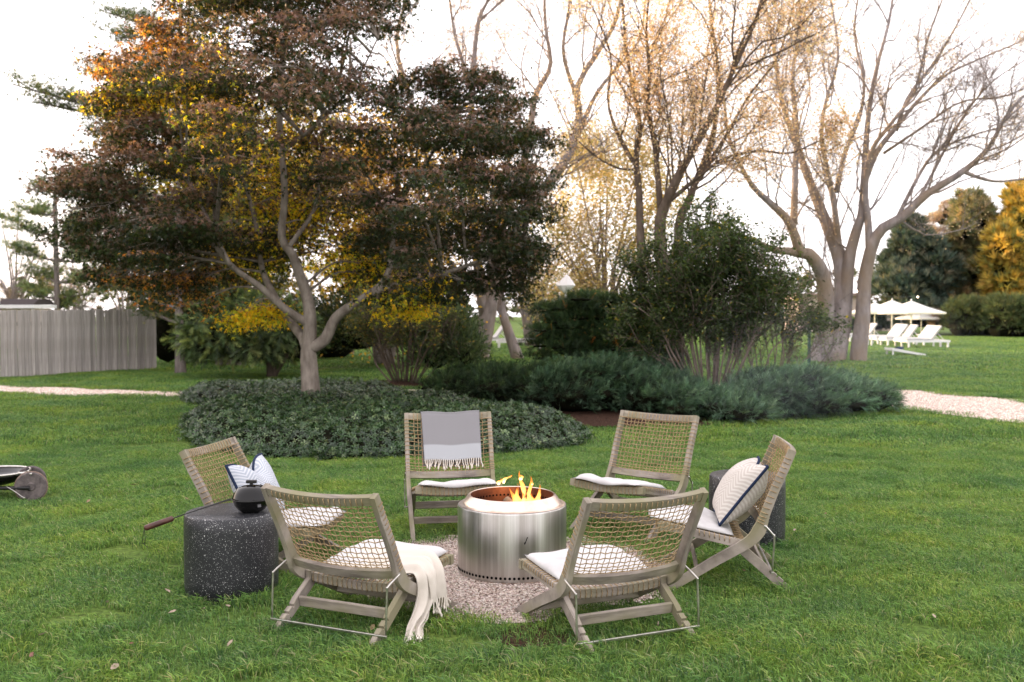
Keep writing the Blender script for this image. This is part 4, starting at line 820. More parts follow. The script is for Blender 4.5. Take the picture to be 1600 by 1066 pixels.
stem_shrub('sparse grey twiggy shrub leaning out to the right of the tall green shrub', 1195, 620, 17.6, 190, 430, 20, 9000, [(.09, .12, .07), (.13, .16, .10), (.06, .08, .04)], [2, 2, 2], 62, 'mid_bark', (.04, .07), .010, 1.1, low=.12)
stem_shrub('bare stemmed vase shaped shrub growing from a round mulch mound behind the bed', 632, 606, 21.6, 190, 440, 26, 12000, [(.05, .07, .025), (.08, .09, .03), (.25, .18, .04)], [3, 2, .6], 63, 'dark_bark', (.05, .09), .02, 1.1, low=.4)

# ================= far right tree line, hedges and grasses
Dk = 66.0
def cone_lobes(x, D, w_, top, n, seed, base=520):
    q = np.random.default_rng(seed); out = []
    for k in range(n):
        f = q.uniform(0, 1) ** .8; y = base - 10 - (base - top - 14) * f; ww = w_ * (1 - .62 * f ** 1.5); out.append(lobe(x + q.uniform(-.5, .5) * ww * .75, y, D + q.uniform(-1, 1) * 1.5, ww * q.uniform(.30, .58), (base - top) * q.uniform(.10, .22), ww / F * D * .3))
    out.append(lobe(x, base - (base - top) * .35, D, w_ * .55, (base - top) * .68)); return out
mass('cedar_tree', 'dark blue green cedar at the left of the far tree line, behind the parasols', 'tree', cone_lobes(1432, Dk, 120, 345, 34, 1, 516), (.4, .75), [(.06, .09, .07), (.09, .12, .09), (.16, .16, .11)], [3, 2, 1], 71, ND2, dens=30, core=.6, rough=.34)
mass('cedar_tree', 'olive brown conifer between the dark cedar and the golden tree', 'tree', cone_lobes(1520, Dk + 1, 110, 318, 34, 2, 518), (.4, .75), [(.16, .17, .08), (.26, .22, .11), (.38, .28, .14), (.10, .12, .07)], [3, 2, 1.4, 1], 72, ND2, dens=30, core=.6, rough=.34)
mass('cedar_tree', 'golden yellow sunlit conifer at the right edge above the clipped hedge', 'tree', cone_lobes(1592, Dk - 2, 110, 300, 34, 3, 520), (.4, .75), [(.52, .36, .07), (.42, .32, .07), (.28, .26, .07), (.12, .14, .05)], [3, 2, 1.4, 1.2], 73, ND2, dens=30, core=.6, rough=.34)
mass('cedar_tree', 'dark conifer mass beyond the right edge of the lawn', 'tree', cone_lobes(1690, Dk - 3, 130, 290, 16, 4, 522), (.45, .8), [(.10, .10, .04), (.25, .18, .04)], [3, 1], 74, ND, dens=18, core=.8)
mass('brushy_tree', 'thin purplish brown tree top blurred behind the olive conifer', 'tree', cone_lobes(1478, Dk + 6, 120, 320, 12, 5, 515), (.3, .6), [(.34, .26, .20), (.42, .32, .24)], [1, 1], 75, ND, dens=20, core=.5)
for k, (x0, x1, D, yt, c) in enumerate(((1500, 1560, 61, 478, 0), (1560, 1620, 59, 476, 1), (1620, 1700, 58, 474, 1))):
    mass('clipped_hedge', ['mid green hedge left half below the olive conifer', 'green hedge at the right edge below the golden conifer', 'green hedge continuing past the right edge'][k], 'hedge', [lobe(x, 503, D, 40, 2 * (510 - yt), 1.2) for x in range(x0, x1 + 1, 15)], (.3, .5), [(.08, .115, .05), (.12, .155, .06), (.18, .19, .08)], [3, 2, 1], 76 + k, ND, dens=40, core=.8, rough=.12)
mass('dark_bush', 'small dark round bush under the rightmost parasol edge', 'shrub', [lobe(1440, 500, 68, 30, 30), lobe(1430, 504, 68, 24, 20)], (.25, .45), [(.03, .045, .03), (.045, .06, .035)], [1, 1], 80, ND, dens=50)
mass('dark_bush', 'dark bush against the low tan building, behind the big grey trunks', 'shrub', [lobe(1370, 502, 70, 30, 34), lobe(1285, 505, 70, 50, 44), lobe(1350, 510, 70, 80, 18)], (.25, .45), [(.03, .05, .03), (.045, .07, .04)], [1, 1], 81, ND, dens=50)
mass('ornamental_grass', 'pale feathery ornamental grass clump left of the clipped hedge', 'grass clump', [lobe(1468, 503, 63, 28, 26), lobe(1482, 502, 63, 24, 28), lobe(1495, 505, 63, 24, 26)], (.35, .6), [(.30, .22, .17), (.20, .16, .11), (.12, .11, .06)], [2, 2, 1], 82, ND, dens=60)
# tall hedge outside the frame on the left, added to keep the lawn in shade
mass('shade_hedge', 'tall dark evergreen hedge added out of view on the left to shade the garden', 'hedge', [((-31 + rng.uniform(-.4, .4), yy, 3.2), (2.0, 3.6, 3.6 + rng.uniform(-.4, .5))) for yy in range(-6, 44, 4)] + [((-39 + rng.uniform(-.4, .4), yy, 4.8), (2.4, 3.8, 5.6 + rng.uniform(-.5, .5))) for yy in range(42, 66, 4)], (.8, 1.3), [(.03, .05, .02), (.05, .07, .03)], [1, 1], 90, ND, dens=1.6, core=.97)
# woodland far away closing the horizon
A = Acc(); q = np.random.default_rng(99); n = 2400; x = q.uniform(-150, 150, n); hh = 3.0 + 4.5 * vnoise(np.stack([x * .09, x * 0, x * 0], -1)) + 1.6 * vnoise(np.stack([x * .4, x * 0, x * 0 + 4], -1)); hh *= np.where((x > 12) & (x < 30), .55, 1)
pos = np.stack([x, 150 + q.uniform(-6, 6, n), q.uniform(0, 1, n) ** .8 * hh], -1); tv, tf = T_needles(12, .25, 1.4, 3)
A.add(*scatter(tv, tf, pos, basis(unit(n, q), np.tile([0, 0, 1.0], (n, 1)), q.uniform(0, 6, n)), q.uniform(1.0, 2.0, n), pick_cols(n, [(.13, .11, .08), (.20, .16, .11), (.10, .11, .06)], [2, 1, 2], .2, q)))
tag(A.obj('far_woodland', M['needle']), 'hazy low woodland along the horizon', 'woodland', kind='stuff')
#OBJECTS
# ---------------------------------------------------------------- plank fence on the left
fa, fb = P(-40, 592, 23.4), P(245, 577, 27.4); fa[2] = fb[2] = 0
froot = tag(empty('plank_fence', tuple((fa + fb) / 2)), 'weathered grey vertical plank fence standing on the lawn at the left edge', 'fence')
fo = (fa + fb) / 2; fd = fb - fa; fl = np.linalg.norm(fd); fd /= fl; fn = np.array([fd[1], -fd[0], 0]); nb = 58; fpitch = fl / nb
frz = math.atan2(fd[1], fd[0]); fmeshes = []
for k in range(6):
    bm = bmesh.new(); h = 1.66; w2 = fpitch * .455
    pf = [(-w2, 0), (w2, 0), (w2, h - .03), (w2 * .35, h), (-w2 * .4, h), (-w2, h - .03)]
    a = [bm.verts.new((x, -.011, z)) for x, z in pf]; b_ = [bm.verts.new((x, .011, z)) for x, z in pf]; bm.faces.new(a); bm.faces.new(b_[::-1])
    for i in range(6): bm.faces.new((a[i], a[(i + 1) % 6], b_[(i + 1) % 6], b_[i]))
    bmesh.ops.recalc_face_normals(bm, faces=bm.faces); me = bpy.data.meshes.new('board'); bm.to_mesh(me); bm.free()
    m2 = noise_mat('fence_wood', *[(tuple(np.array(c) * s)) for c, s in (((.28, .255, .245), .72 + .11 * k), ((.50, .46, .44), .72 + .11 * k))], 4, .9, .6, 26, (9, 9, .45), c3=tuple(np.array((.32, .30, .26)) * (.8 + .05 * k)), spec=.1, bdist=.008)
    me.materials.append(m2); fmeshes.append(me)
for k in range(nb):
    p = fa + fd * (k + .5) * fpitch - fo; s_ = fn * (.05 * math.sin(k * .11)) + fn * rng.uniform(-.012, .012)
    o = link('board', fmeshes[int(rng.integers(6))], None, froot); o.location = (p[0] + s_[0], p[1] + s_[1], rng.uniform(-.03, .0) + .0004 * k); o.rotation_euler = (rng.normal(0, .004), rng.normal(0, .004), frz + (PI if k % 2 else 0))
for z in (.35, 1.3):
    bm = bmesh.new(); box(bm, (0, 0, 0), (fl, .04, .09)); o = bobj('rail', bm, fmeshes[0].materials[0], froot); o.location = (-fn[0] * .1, -fn[1] * .1, z); o.rotation_euler = (0, 0, frz)
# low roof beyond the fence
D = 42; c = P(42, 484, D); r_ = tag(empty('shed', (c[0], c[1], 0)), 'small building with a dark roof and white trim peeking over the plank fence', 'shed')
bm = bmesh.new(); box(bm, (0, 0, .85), (1.3, 1.6, 1.7)); bobj('wall', bm, M['tan_wall'], r_)
bm = bmesh.new(); prism(bm, [(-1.0, 1.86), (1.0, 1.86), (.5, 2.10), (-.5, 2.10)], -.75, .75); bobj('roof', bm, M['roof_dark'], r_)
bm = bmesh.new(); box(bm, (0, 0, 1.78), (1.56, 2.1, .14)); bobj('trim', bm, M['white_paint'], r_)
bm = bmesh.new(); box(bm, (-.70, -1.0, 1.98), (.10, .1, .34)); bobj('corner_post', bm, M['white_paint'], r_)

# ---------------------------------------------------------------- low tan building at the back right
D = 76; c0 = P(1250, 484, D); c1 = P(1432, 484, D); cx = (c0[0] + c1[0]) / 2; wdt = c1[0] - c0[0]
r_ = tag(empty('low_building', (cx, D, 0)), 'low tan flat roofed building behind the big grey trunks and white parasols', 'building')
def bx_(name, c, s, mat, parent): bm = bmesh.new(); box(bm, c, s); return bobj(name, bm, mat, parent)
bx_('wall', (-.2 * wdt, 2, 1.35), (wdt * .62, 4, 2.7), M['tan_wall'], r_); bx_('wall', (.3 * wdt, 3, .85), (wdt * .44, 4, 1.7), M['tan_wall'], r_)
bx_('roof', (-.2 * wdt, 2, 2.8), (wdt * .66, 4.6, .2), plain('roof_edge', (.33, .24, .20), .8), r_)
for k, xx in enumerate((-.42, -.31, .14, .22, .38, .46)):
    f_ = bx_('window', (xx * wdt, -.02 if xx < .11 else .98, 1.25 if xx < .11 else 1.0), (.62, .06, .95), M['white_paint'], r_); bx_('pane', (xx * wdt, -.055 if xx < .11 else .945, 1.25 if xx < .11 else 1.0), (.48, .04, .8), M['window'], f_)
bx_('door', (-.12 * wdt, -.03, 1.0), (.9, .06, 2.0), plain('door_paint', (.30, .21, .17), .6), r_)

# ---------------------------------------------------------------- white parasols
def make_parasol(x, top, D, half, label):
    c = P(x, top, D); root = tag(empty('parasol', (c[0], c[1], 0)), label, 'parasol', 'white parasols over the far loungers'); zt = c[2]; bm = bmesh.new(); n = 8; hz = zt - .62
    ap = bm.verts.new((0, 0, zt)); rim = [bm.verts.new((half * math.cos(2 * PI * k / n + .3), half * math.sin(2 * PI * k / n + .3), hz)) for k in range(n)]; mid = [bm.verts.new((half * .5 * math.cos(2 * PI * k / n + .3), half * .5 * math.sin(2 * PI * k / n + .3), hz + .27)) for k in range(n)]
    val = [bm.verts.new((v.co.x * .995, v.co.y * .995, v.co.z - .09)) for v in rim]
    for k in range(n):
        k2 = (k + 1) % n; bm.faces.new((ap, mid[k], mid[k2])); bm.faces.new((mid[k], rim[k], rim[k2], mid[k2])); bm.faces.new((rim[k], val[k], val[k2], rim[k2]))
    bobj('canopy', bm, CANV, root); tube_obj('pole', [(0, 0, 0), (0, 0, zt - .03)], .035, M['white_paint'], root, 10)
    bm = bmesh.new(); lathe(bm, [(0, .08), (.28, .07), (.32, .0)], 20); bobj('base', bm, M['white_paint'], root)
    bm = bmesh.new(); lathe(bm, [(0, .12), (.03, .08), (.04, 0)], 10, (0, 0, zt - .01)); bobj('finial', bm, M['white_paint'], root)
    for k in range(n): tube_obj('rib', [(0, 0, zt - .06), (half * .96 * math.cos(2 * PI * k / n + .3), half * .96 * math.sin(2 * PI * k / n + .3), hz - .01)], .012, M['white_paint'], root, 4)
CANV = leaf_mat('canvas', .3, .9, .1); 
for nn in CANV.node_tree.nodes:
    if nn.type == 'ATTRIBUTE':
        rgb = CANV.node_tree.nodes.new('ShaderNodeRGB'); rgb.outputs[0].default_value = (.80, .79, .80, 1)
        for lk in list(nn.outputs['Color'].links): CANV.node_tree.links.new(rgb.outputs[0], lk.to_socket)
make_parasol(1424, 470, 53, 1.72, 'nearest and widest white parasol, rightmost of the row by the hedge')
make_parasol(1394, 469, 58, 1.75, 'middle white parasol, partly behind the rightmost one')
make_parasol(1367, 473, 62, 1.7, 'left white parasol, next to the big grey trunk')
make_parasol(1440, 482, 64, 1.6, 'farthest white parasol, almost hidden behind the nearest one')
# closed parasol behind the layered conifer
D = 31; c = P(884, 430, D); root = tag(empty('closed_parasol', (c[0], c[1], 0)), 'folded white parasol whose cloth top shows above the layered dark conifer', 'parasol')
tube_obj('pole', [(0, 0, 0), (0, 0, c[2] - .3)], .03, M['white_paint'], root)
bm = bmesh.new(); lathe(bm, [(0, c[2] + .02), (.07, c[2] - .03), (.26, c[2] - .32), (.16, c[2] - .46), (.06, c[2] - .55)], 9)
for v in bm.verts: v.co.x = v.co.x * (1 + .25 * math.sin(v.co.z * 14)) + .10 * (v.co.z - c[2] + .3); v.co.y *= .7
bobj('cloth', bm, M['white_paint'], root)

# ---------------------------------------------------------------- white sun loungers
def make_lounger():
    r = empty('sun_lounger'); L_ = 1.95; W = .66
    bm = bmesh.new()
    for s in (-1, 1): box(bm, (0, s * (W / 2 - .03), .30), (L_, .045, .09))
    for s in (-1, 1): box(bm, (s * (L_ / 2 - .02), 0, .30), (.05, W - .105, .09))
    bobj('frame', bm, M['white_paint'], r)
    for sx in (-1, 1):
        for sy in (-1, 1): bx_('leg', (sx * (L_ / 2 - .10), sy * (W / 2 - .035), .13), (.07, .052, .26), M['white_paint'], r)
    bm = bmesh.new(); box(bm, (-.35, 0, .385), (1.22, .60, .08)); bobj('seat_cushion', bm, M['cushion'], r, bevel=.02)
    bm = bmesh.new(); box(bm, (.33, 0, .09), (.78, .60, .08)); o = bobj('backrest', bm, M['cushion'], r, bevel=.02); o.location = (.22, 0, .33); o.rotation_euler = (0, math.radians(-52), 0)
    tube_obj('prop', [(.48, .2, .62), (.78, .2, .32)], .014, M['white_paint'], r, 5); tube_obj('prop', [(.48, -.2, .62), (.78, -.2, .32)], .014, M['white_paint'], r, 5)
    return r
LG = [(1445, 543, .10, 'nearest white sun lounger, rightmost of the row under the parasols'), (1434, 541.5, .08, 'second lounger from the right, its backrest just behind the nearest one'), (1410, 539.5, .15, 'white lounger in the middle of the row, under the nearest parasol pole'), (1395, 538, .1, 'fourth white lounger from the right, behind the cornhole board'), (1386, 536.5, .1, 'fifth white lounger from the right, in front of the middle parasol pole'), (1349, 534, .15, 'white lounger beside the big grey trunk, front one of the left pair'), (1339, 532.5, .1, 'white lounger half behind the big grey trunk, back one of the left pair')]
proto = make_lounger(); index_kids()
for k, (x, y, a, lab) in enumerate(LG):
    o = proto if k == 0 else copy_tree(proto); g = G(x, y + 1.0); o.location = (g[0], g[1], 0); o.rotation_euler = (0, 0, a); tag(o, lab, 'sun lounger', 'white sun loungers set out on the far lawn')
# one more pair seen between the pale trunks behind the maple
for k, (x, y, lab) in enumerate(((768, 541, 'white lounger seen between the two pale trunks behind the maple'), (812, 545, 'white lounger at the right foot of the leaning pale trunk'))):
    o = copy_tree(proto); g = G(x, y); o.location = (g[0], g[1], 0); o.rotation_euler = (0, 0, .3 + 2.8 * k); tag(o, lab, 'sun lounger', 'white sun loungers set out on the far lawn')
# side table and cornhole board
g = G(1352, 541); r_ = tag(empty('side_table', (g[0], g[1], 0)), 'small white side table between the loungers', 'table')
bx_('table_top', (0, 0, .40), (.5, .5, .04), M['white_paint'], r_)
for sx in (-1, 1):
    for sy in (-1, 1): bx_('leg', (sx * .21, sy * .21, .19), (.05, .05, .38), M['white_paint'], r_)
g = G(1414, 556); r_ = tag(empty('cornhole_board', (g[0], g[1], 0), .05), 'low sloping white cornhole board lying on the lawn in front of the loungers', 'game board')
bm = bmesh.new(); prism(bm, [(0, 0), (0, 0), (0, 0)], 0, 0) if False else None
v = [(-.62, -.30, .02), (.62, -.30, .0), (.62, .30, .0), (-.62, .30, .02), (-.62, -.30, .30), (.62, -.30, .07), (.62, .30, .07), (-.62, .30, .30)]
v[0] = (-.62, -.30, .20); v[3] = (-.62, .30, .20)
vs = [bm.verts.new(p) for p in v]
for f_ in ((0, 3, 2, 1), (4, 5, 6, 7), (0, 1, 5, 4), (1, 2, 6, 5), (2, 3, 7, 6), (3, 0, 4, 7)): bm.faces.new([vs[i] for i in f_])
bobj('deck', bm, M['white_paint'], r_); bx_('leg', (-.55, -.25, .1), (.05, .05, .20), M['white_paint'], r_); bx_('leg', (-.55, .25, .1), (.05, .05, .20), M['white_paint'], r_)
bm = bmesh.new(); lathe(bm, [(0, .0), (.085, 0), (.085, .004), (0, .004)], 20, (-.38, 0, 0)); o = bobj('hole', bm, M['hole'], r_); o.location = (0, 0, .262); o.rotation_euler = (0, .18, 0)
bm = bmesh.new(); bmesh.ops.create_icosphere(bm, subdivisions=2, radius=1, matrix=Matrix.Diagonal((.17, .12, .05, 1))); o = tag(bobj('bean_bag', bm, plain('navy_cloth', (.02, .035, .09), .9), None, True), 'dark blue bean bag lying on the white cornhole board', 'bean bag'); o.location = (g[0] - .2, g[1], .275)
# green post with a glowing bulb beside it, more bulbs on the same cord
g = G(1264, 575); r_ = tag(empty('garden_post', (g[0], g[1], 0)), 'thin dark green post standing between the junipers and the big grey trunks', 'post')
bx_('shaft', (0, 0, .70), (.075, .06, 1.4), M['green_post'], r_); bx_('cap', (0, 0, 1.43), (.1, .085, .05), M['green_post'], r_)
bulb = plain('bulb_glow', (1, .9, .8), .3, emit=(1, .78, .55), es=5)
sl = tag(empty('string_light', tuple(P(1257, 494, 30))), 'cord of small warm bulbs strung past the grey trunks towards the cedar', 'string light')
pb = [P(1257, 494, 30), P(1338, 455, 31), P(1434, 464, 45)]; o0 = pb[0]
A = Acc()
for a_, b_ in zip(pb[:-1], pb[1:]): A.add(*tube_arrays(spline([a_ + [0, 0, .06] - o0, (a_ + b_) / 2 - o0 + [0, 0, -.1], b_ + [0, 0, .06] - o0], 12), .004, 4))
A.add(*tube_arrays(spline([g + [0, 0, 1.42] - o0, pb[0] + [0, 0, .06] - o0], 4), .004, 4)); A.obj('cable', M['black_metal'], sl)
for p in pb:
    bm = bmesh.new(); bmesh.ops.create_icosphere(bm, subdivisions=2, radius=.038); o = bobj('bulb', bm, bulb, sl, True); o.location = tuple(p - o0)

# ---------------------------------------------------------------- the rope lounge chairs
def rot2(p, a): c, s = math.cos(a), math.sin(a); return np.array([p[0] * c - p[1] * s, p[0] * s + p[1] * c])
def strip(pts, wds):
    """outline polygon of a bar along a 2-D centre line"""
    pts = np.asarray(pts, float); t = np.gradient(pts, axis=0); t /= np.linalg.norm(t, axis=1)[:, None]; n = np.stack([-t[:, 1], t[:, 0]], -1); w_ = np.asarray(wds)[:, None] / 2
    return [tuple(p) for p in pts + n * w_] + [tuple(p) for p in (pts - n * w_)[::-1]]
def spl2(pts, n): return spline(np.c_[np.asarray(pts, float), np.zeros(len(pts))], n)[:, :2]
HW = .325
def make_chair(low):
    """origin on the ground under the pivot, sitter faces +y"""
    pz = .212 if low else .262; a1 = math.radians(6.0 if low else 0); a2 = math.radians(-8.0 if low else 0); pv = np.array([0, pz])
    f1 = lambda p: rot2(p, a1) + pv
    f2 = lambda p: rot2(p, a2) + pv
    r = empty('rope_lounge_chair')
    # back legs and stiles are one bent piece on each side
    cl = spl2([(.435, -.268), (.30, -.185), (.15, -.088), (.0, .002), (-.075, .055), (-.118, .115), (-.150, .205), (-.20, .34), (-.252, .46), (-.30, .578)], 34)
    wd = np.interp(np.linspace(0, 1, 34), [0, .1, .42, .55, .66, 1], [.046, .052, .062, .076, .052, .044])
    poly = [tuple(f1(p)) for p in strip(cl, wd)]
    for s in (-1, 1):
        bm = bmesh.new(); prism(bm, poly, s * (HW - .015), s * (HW + .015)); bobj('side_rail', bm, M['teak'], r, bevel=.004, seg=1)
    # back plane helpers: t along the stile from the bottom rail (0) to the top rail (1); v across
    st = spl2([(-.118, .128), (-.150, .205), (-.20, .34), (-.252, .46), (-.297, .572)], 30); tt = np.linspace(0, 1, 30); dst = np.gradient(st, axis=0); dst /= np.linalg.norm(dst, axis=1)[:, None]
    def back(v, t, off=0.0, bow=1.0):
        p = np.array([np.interp(t, tt, st[:, 0]), np.interp(t, tt, st[:, 1])]); d = np.array([np.interp(t, tt, dst[:, 0]), np.interp(t, tt, dst[:, 1])]); d /= np.linalg.norm(d); n = np.array([d[1], -d[0]])    # towards the sitter
        sag = -.036 * (1 - (v / HW) ** 2) * bow; q_ = f1(p + n * (off + sag)); return np.array([v, q_[0], q_[1]])
    def rail(name, fn, w_, h_, n=15):
        """swept bar across; fn(v) -> centre, normal, up"""
        V = []; bm = bmesh.new(); rows = []
        for v in np.linspace(-(HW - .014), HW - .014, n):
            c, nn, uu = fn(v); rows.append([bm.verts.new(tuple(c + nn * a * w_ / 2 + uu * b * h_ / 2)) for a, b in ((-1, -1), (1, -1), (1, 1), (-1, 1))])
        for a, b in zip(rows[:-1], rows[1:]):
            for i in range(4): bm.faces.new((a[i], a[(i + 1) % 4], b[(i + 1) % 4], b[i]))
        bm.faces.new(rows[0]); bm.faces.new(rows[-1][::-1]); return bobj(name, bm, M['teak_x'], r, bevel=.003, seg=1)
    def bfn(t):
        def fn(v):
            c = back(v, t, .0); n_ = back(v, t, .01) - c; n_ /= np.linalg.norm(n_); u_ = back(v, min(t + .02, 1)) - back(v, min(t + .02, 1) - .02); return c, n_, u_ / np.linalg.norm(u_)
        return fn
    rail('top_rail', bfn(.965), .030, .050); rail('bottom_rail', bfn(.0), .026, .052)
    # vertical cords wrap over the top rail and go through the bottom rail
    q = np.random.default_rng(3 + low); nv, nh = 19, 15; vs_ = np.linspace(-.268, .268, nv); hs = np.linspace(.085, .90, nh); off = .012
    hv = {}
    for i, v in enumerate(vs_):
        pts = [back(v, .93, -.022), back(v, 1.02, -.020) , back(v, 1.03, .005), back(v, 1.0, .020), back(v, .93, .018)]
        for j, t in list(enumerate(hs))[::-1]:
            sg = 1 if (i + j) % 2 else -1; pts.append(back(v + q.normal(0, .0012) + sg * .0008, t, off + sg * .0028))
        pts += [back(v, .03, .008), back(v, .0, .014), back(v, -.015, .0)]
        tube_obj('cord', spline(pts, 44), .0027, M['cord'], r, 4)
    for j, t in enumerate(hs):
        pts = []; e = HW
        for s in (-1,): pts += [back(-e, t, -.012, 0) + [-.0185, 0, 0], back(-e, t, .020, 0) + [-.019, 0, 0], back(-e, t, .030, 0) + [0, 0, 0], back(-e + .02, t, .024, 0)]
        for i, v in enumerate(vs_):
            sg = -1 if (i + j) % 2 else 1; pts.append(back(v, t + q.normal(0, .0015) + sg * .0032, off + sg * .0028))
        pts += [back(e - .02, t, .024, 0), back(e, t, .030, 0), back(e, t, .020, 0) + [.019, 0, 0], back(e, t, -.012, 0) + [.0185, 0, 0]]
        tube_obj('cord', spline(pts, 48), .0027, M['cord'], r, 4)
    # rear legs with stepped notches, crossing inside the side rails
    L_ = math.hypot(.30, .262); ud = np.array([-.30, -.262]) / L_; nn = np.array([-ud[1], ud[0]]);  nn = nn if nn[1] > 0 else -nn
    def leg_pt(s, h): return f2(ud * s + nn * h)
    lp = [(-.05, -.022), (L_ + .015, -.020), (L_ - .005, .022)]
    for s0 in (L_ - .075, L_ - .125, L_ - .175): lp += [(s0 + .014, .027), (s0 + .014, .012), (s0, .012), (s0 - .001, .028)]
    lp += [(L_ - .21, .034), (-.05, .030)]
    for s in (-1, 1):
        bm = bmesh.new(); prism(bm, [tuple(leg_pt(a, b)) for a, b in lp], s * (HW - .052), s * (HW - .022)); bobj('rear_leg', bm, M['teak'], r, bevel=.003, seg=1)
        # seat rail
        pl = strip(spl2([(-.055, .012), (.06, .034), (.22, .068), (.36, .098), (.455, .116)], 14), [.046] * 14); bm = bmesh.new(); prism(bm, [tuple(f2(p)) for p in pl], s * (HW - .053), s * (HW - .021)); bobj('seat_rail', bm, M['teak'], r, bevel=.003, seg=1)
    def sfn(u, z, bow):
        def fn(v):
            p = f2(np.array([u, z])); d = rot2(np.array([.97, .24]), a2); c = np.array([v, p[0], p[1] - bow * (1 - (v / HW) ** 2)]); return c, np.array([0, d[0], d[1]]), np.array([0, -d[1], d[0]])
        return fn
    def cross(name, y, z, w_, h_, ang_, hw):
        bm = bmesh.new(); box(bm, (0, 0, 0), (2 * hw, w_, h_)); o = bobj(name, bm, M['teak_x'], r, bevel=.003, seg=1); o.location = (0, y, z); o.rotation_euler = (ang_, 0, 0)
    rail('seat_front_rail', sfn(.448, .112, .020), .032, .050); rail('seat_back_rail', sfn(-.03, .014, .022), .030, .046)
    p = leg_pt(L_ * .44, .004); cross('rear_stretcher', p[0], p[1], .020, .056, math.atan2(-ud[1], ud[0]) * 0 + .25, HW - .053)
    p = f1(np.array([.235, -.150])); cross('front_stretcher', p[0], p[1], .022, .050, -.3, HW - .016)
    # seat cords
    def seat(v, u, off=0.0):
        z = np.interp(u, [-.05, .06, .22, .36, .47], [.012, .034, .068, .098, .118]); p = f2(np.array([u, z + off])); return np.array([v, p[0], p[1] - .022 * (1 - (v / HW) ** 2)])
    for i, v in enumerate(np.linspace(-.262, .262, 18)):
        pts = [seat(v, .43, -.034), seat(v, .468, -.030), seat(v, .474, .0), seat(v, .462, .031), seat(v, .43, .031)] + [seat(v, u, .022 + .003 * (-1) ** (i + k)) for k, u in enumerate(np.linspace(.38, .02, 9))] + [seat(v, -.04, .030), seat(v, -.052, 0), seat(v, -.04, -.03)]
        tube_obj('seat_cord', spline(pts, 20), .0026, M['cord'], r, 4)
    for j, u in enumerate(np.linspace(.05, .40, 13)):
        e = HW - .037
        def sd(v, u, o): z = np.interp(u, [-.05, .06, .22, .36, .47], [.012, .034, .068, .098, .118]); p = f2(np.array([u, z + o])); return np.array([v, p[0], p[1]])
        pts = [sd(-e - .019, u, -.004), sd(-e - .0195, u, .018), sd(-e, u, .028)] + [seat(v, u, .022 + .003 * (-1) ** (j + k)) for k, v in enumerate(np.linspace(-.24, .24, 9))] + [sd(e, u, .028), sd(e + .0195, u, .018), sd(e + .019, u, -.004)]
        tube_obj('seat_cord', spline(pts, 20), .0026, M['cord'], r, 4)
    # steel bracket that hooks into the notches
    s_n = L_ - (.168 if not low else .068); n0 = leg_pt(s_n, .024); bp_ = f1(np.array([-.148, .135])); kk = bp_ + [-.052, -.058]
    if low: kk = np.array([n0[0] + .012, bp_[1] - .050])
    for s in (-1, 1):
        e = s * (HW + .020); tube_obj('bracket_arm', spline([(e, bp_[0], bp_[1]), (e, bp_[0] - .006, bp_[1] - .003), (e, kk[0] + .01, kk[1] + .014), (e, kk[0], kk[1] - .012), (e, n0[0], n0[1] + .004)], 22), .0055, M['bracket'], r, 8)
        bm = bmesh.new(); box(bm, (s * (HW + .016), bp_[0], bp_[1]), (.012, .016, .016)); bobj('bolt', bm, M['bracket'], r, bevel=.003)
    bm = bmesh.new(); box(bm, (0, n0[0], n0[1]), (2 * HW + .052, .012, .012)); bobj('bracket_bar', bm, M['bracket'], r, bevel=.002)
    r['seat'] = 0
    return r, f1, f2, back, seat
def place(o, mid, fwd, depth):
    """mid = middle between the rear feet; depth = distance from there to under the pivot"""
    f = np.array(fwd, float); f /= np.linalg.norm(f); p = np.array(mid, float) + f * depth; o.location = (p[0], p[1], 0); o.rotation_euler = (0, 0, math.atan2(-f[0], f[1])); return o
upr, U1, U2, Uback, Useat = make_chair(False); lowc, L1, L2, Lback, Lseat = make_chair(True); index_kids()
GRP = 'folding rope lounge chairs round the fire pit'; CAT = 'lounge chair'
ch = {}
ch['fr'] = place(lowc, (.645, 4.80), (-.40, .916), .335); tag(lowc, 'rope lounge chair seen from behind, right front one with a plain white cushion', CAT, GRP)
ch['fl'] = place(copy_tree(lowc), (-.948, 4.915), (.42, .907), .335); tag(ch['fl'], 'rope lounge chair seen from behind, left front one holding the cream throw', CAT, GRP)
ch['l'] = place(copy_tree(lowc), (-2.0, 6.60), (.98, -.20), .335); tag(ch['l'], 'rope lounge chair facing right behind the terrazzo stool and small kettle grill', CAT, GRP)
ch['bl'] = place(upr, (-.505, 7.80), (.17, -.985), .30); tag(upr, 'rope lounge chair facing the camera with the grey towel over its back', CAT, GRP)
ch['br'] = place(copy_tree(upr), (1.15, 7.755), (-.62, -.78), .30); tag(ch['br'], 'rope lounge chair with bare back facing the camera, right behind the fire pit', CAT, GRP)
ch['r'] = place(copy_tree(upr), (1.66, 6.04), (-.985, .13), .30); tag(ch['r'], 'rope lounge chair seen side on at the right, holding the patterned pillow', CAT, GRP)

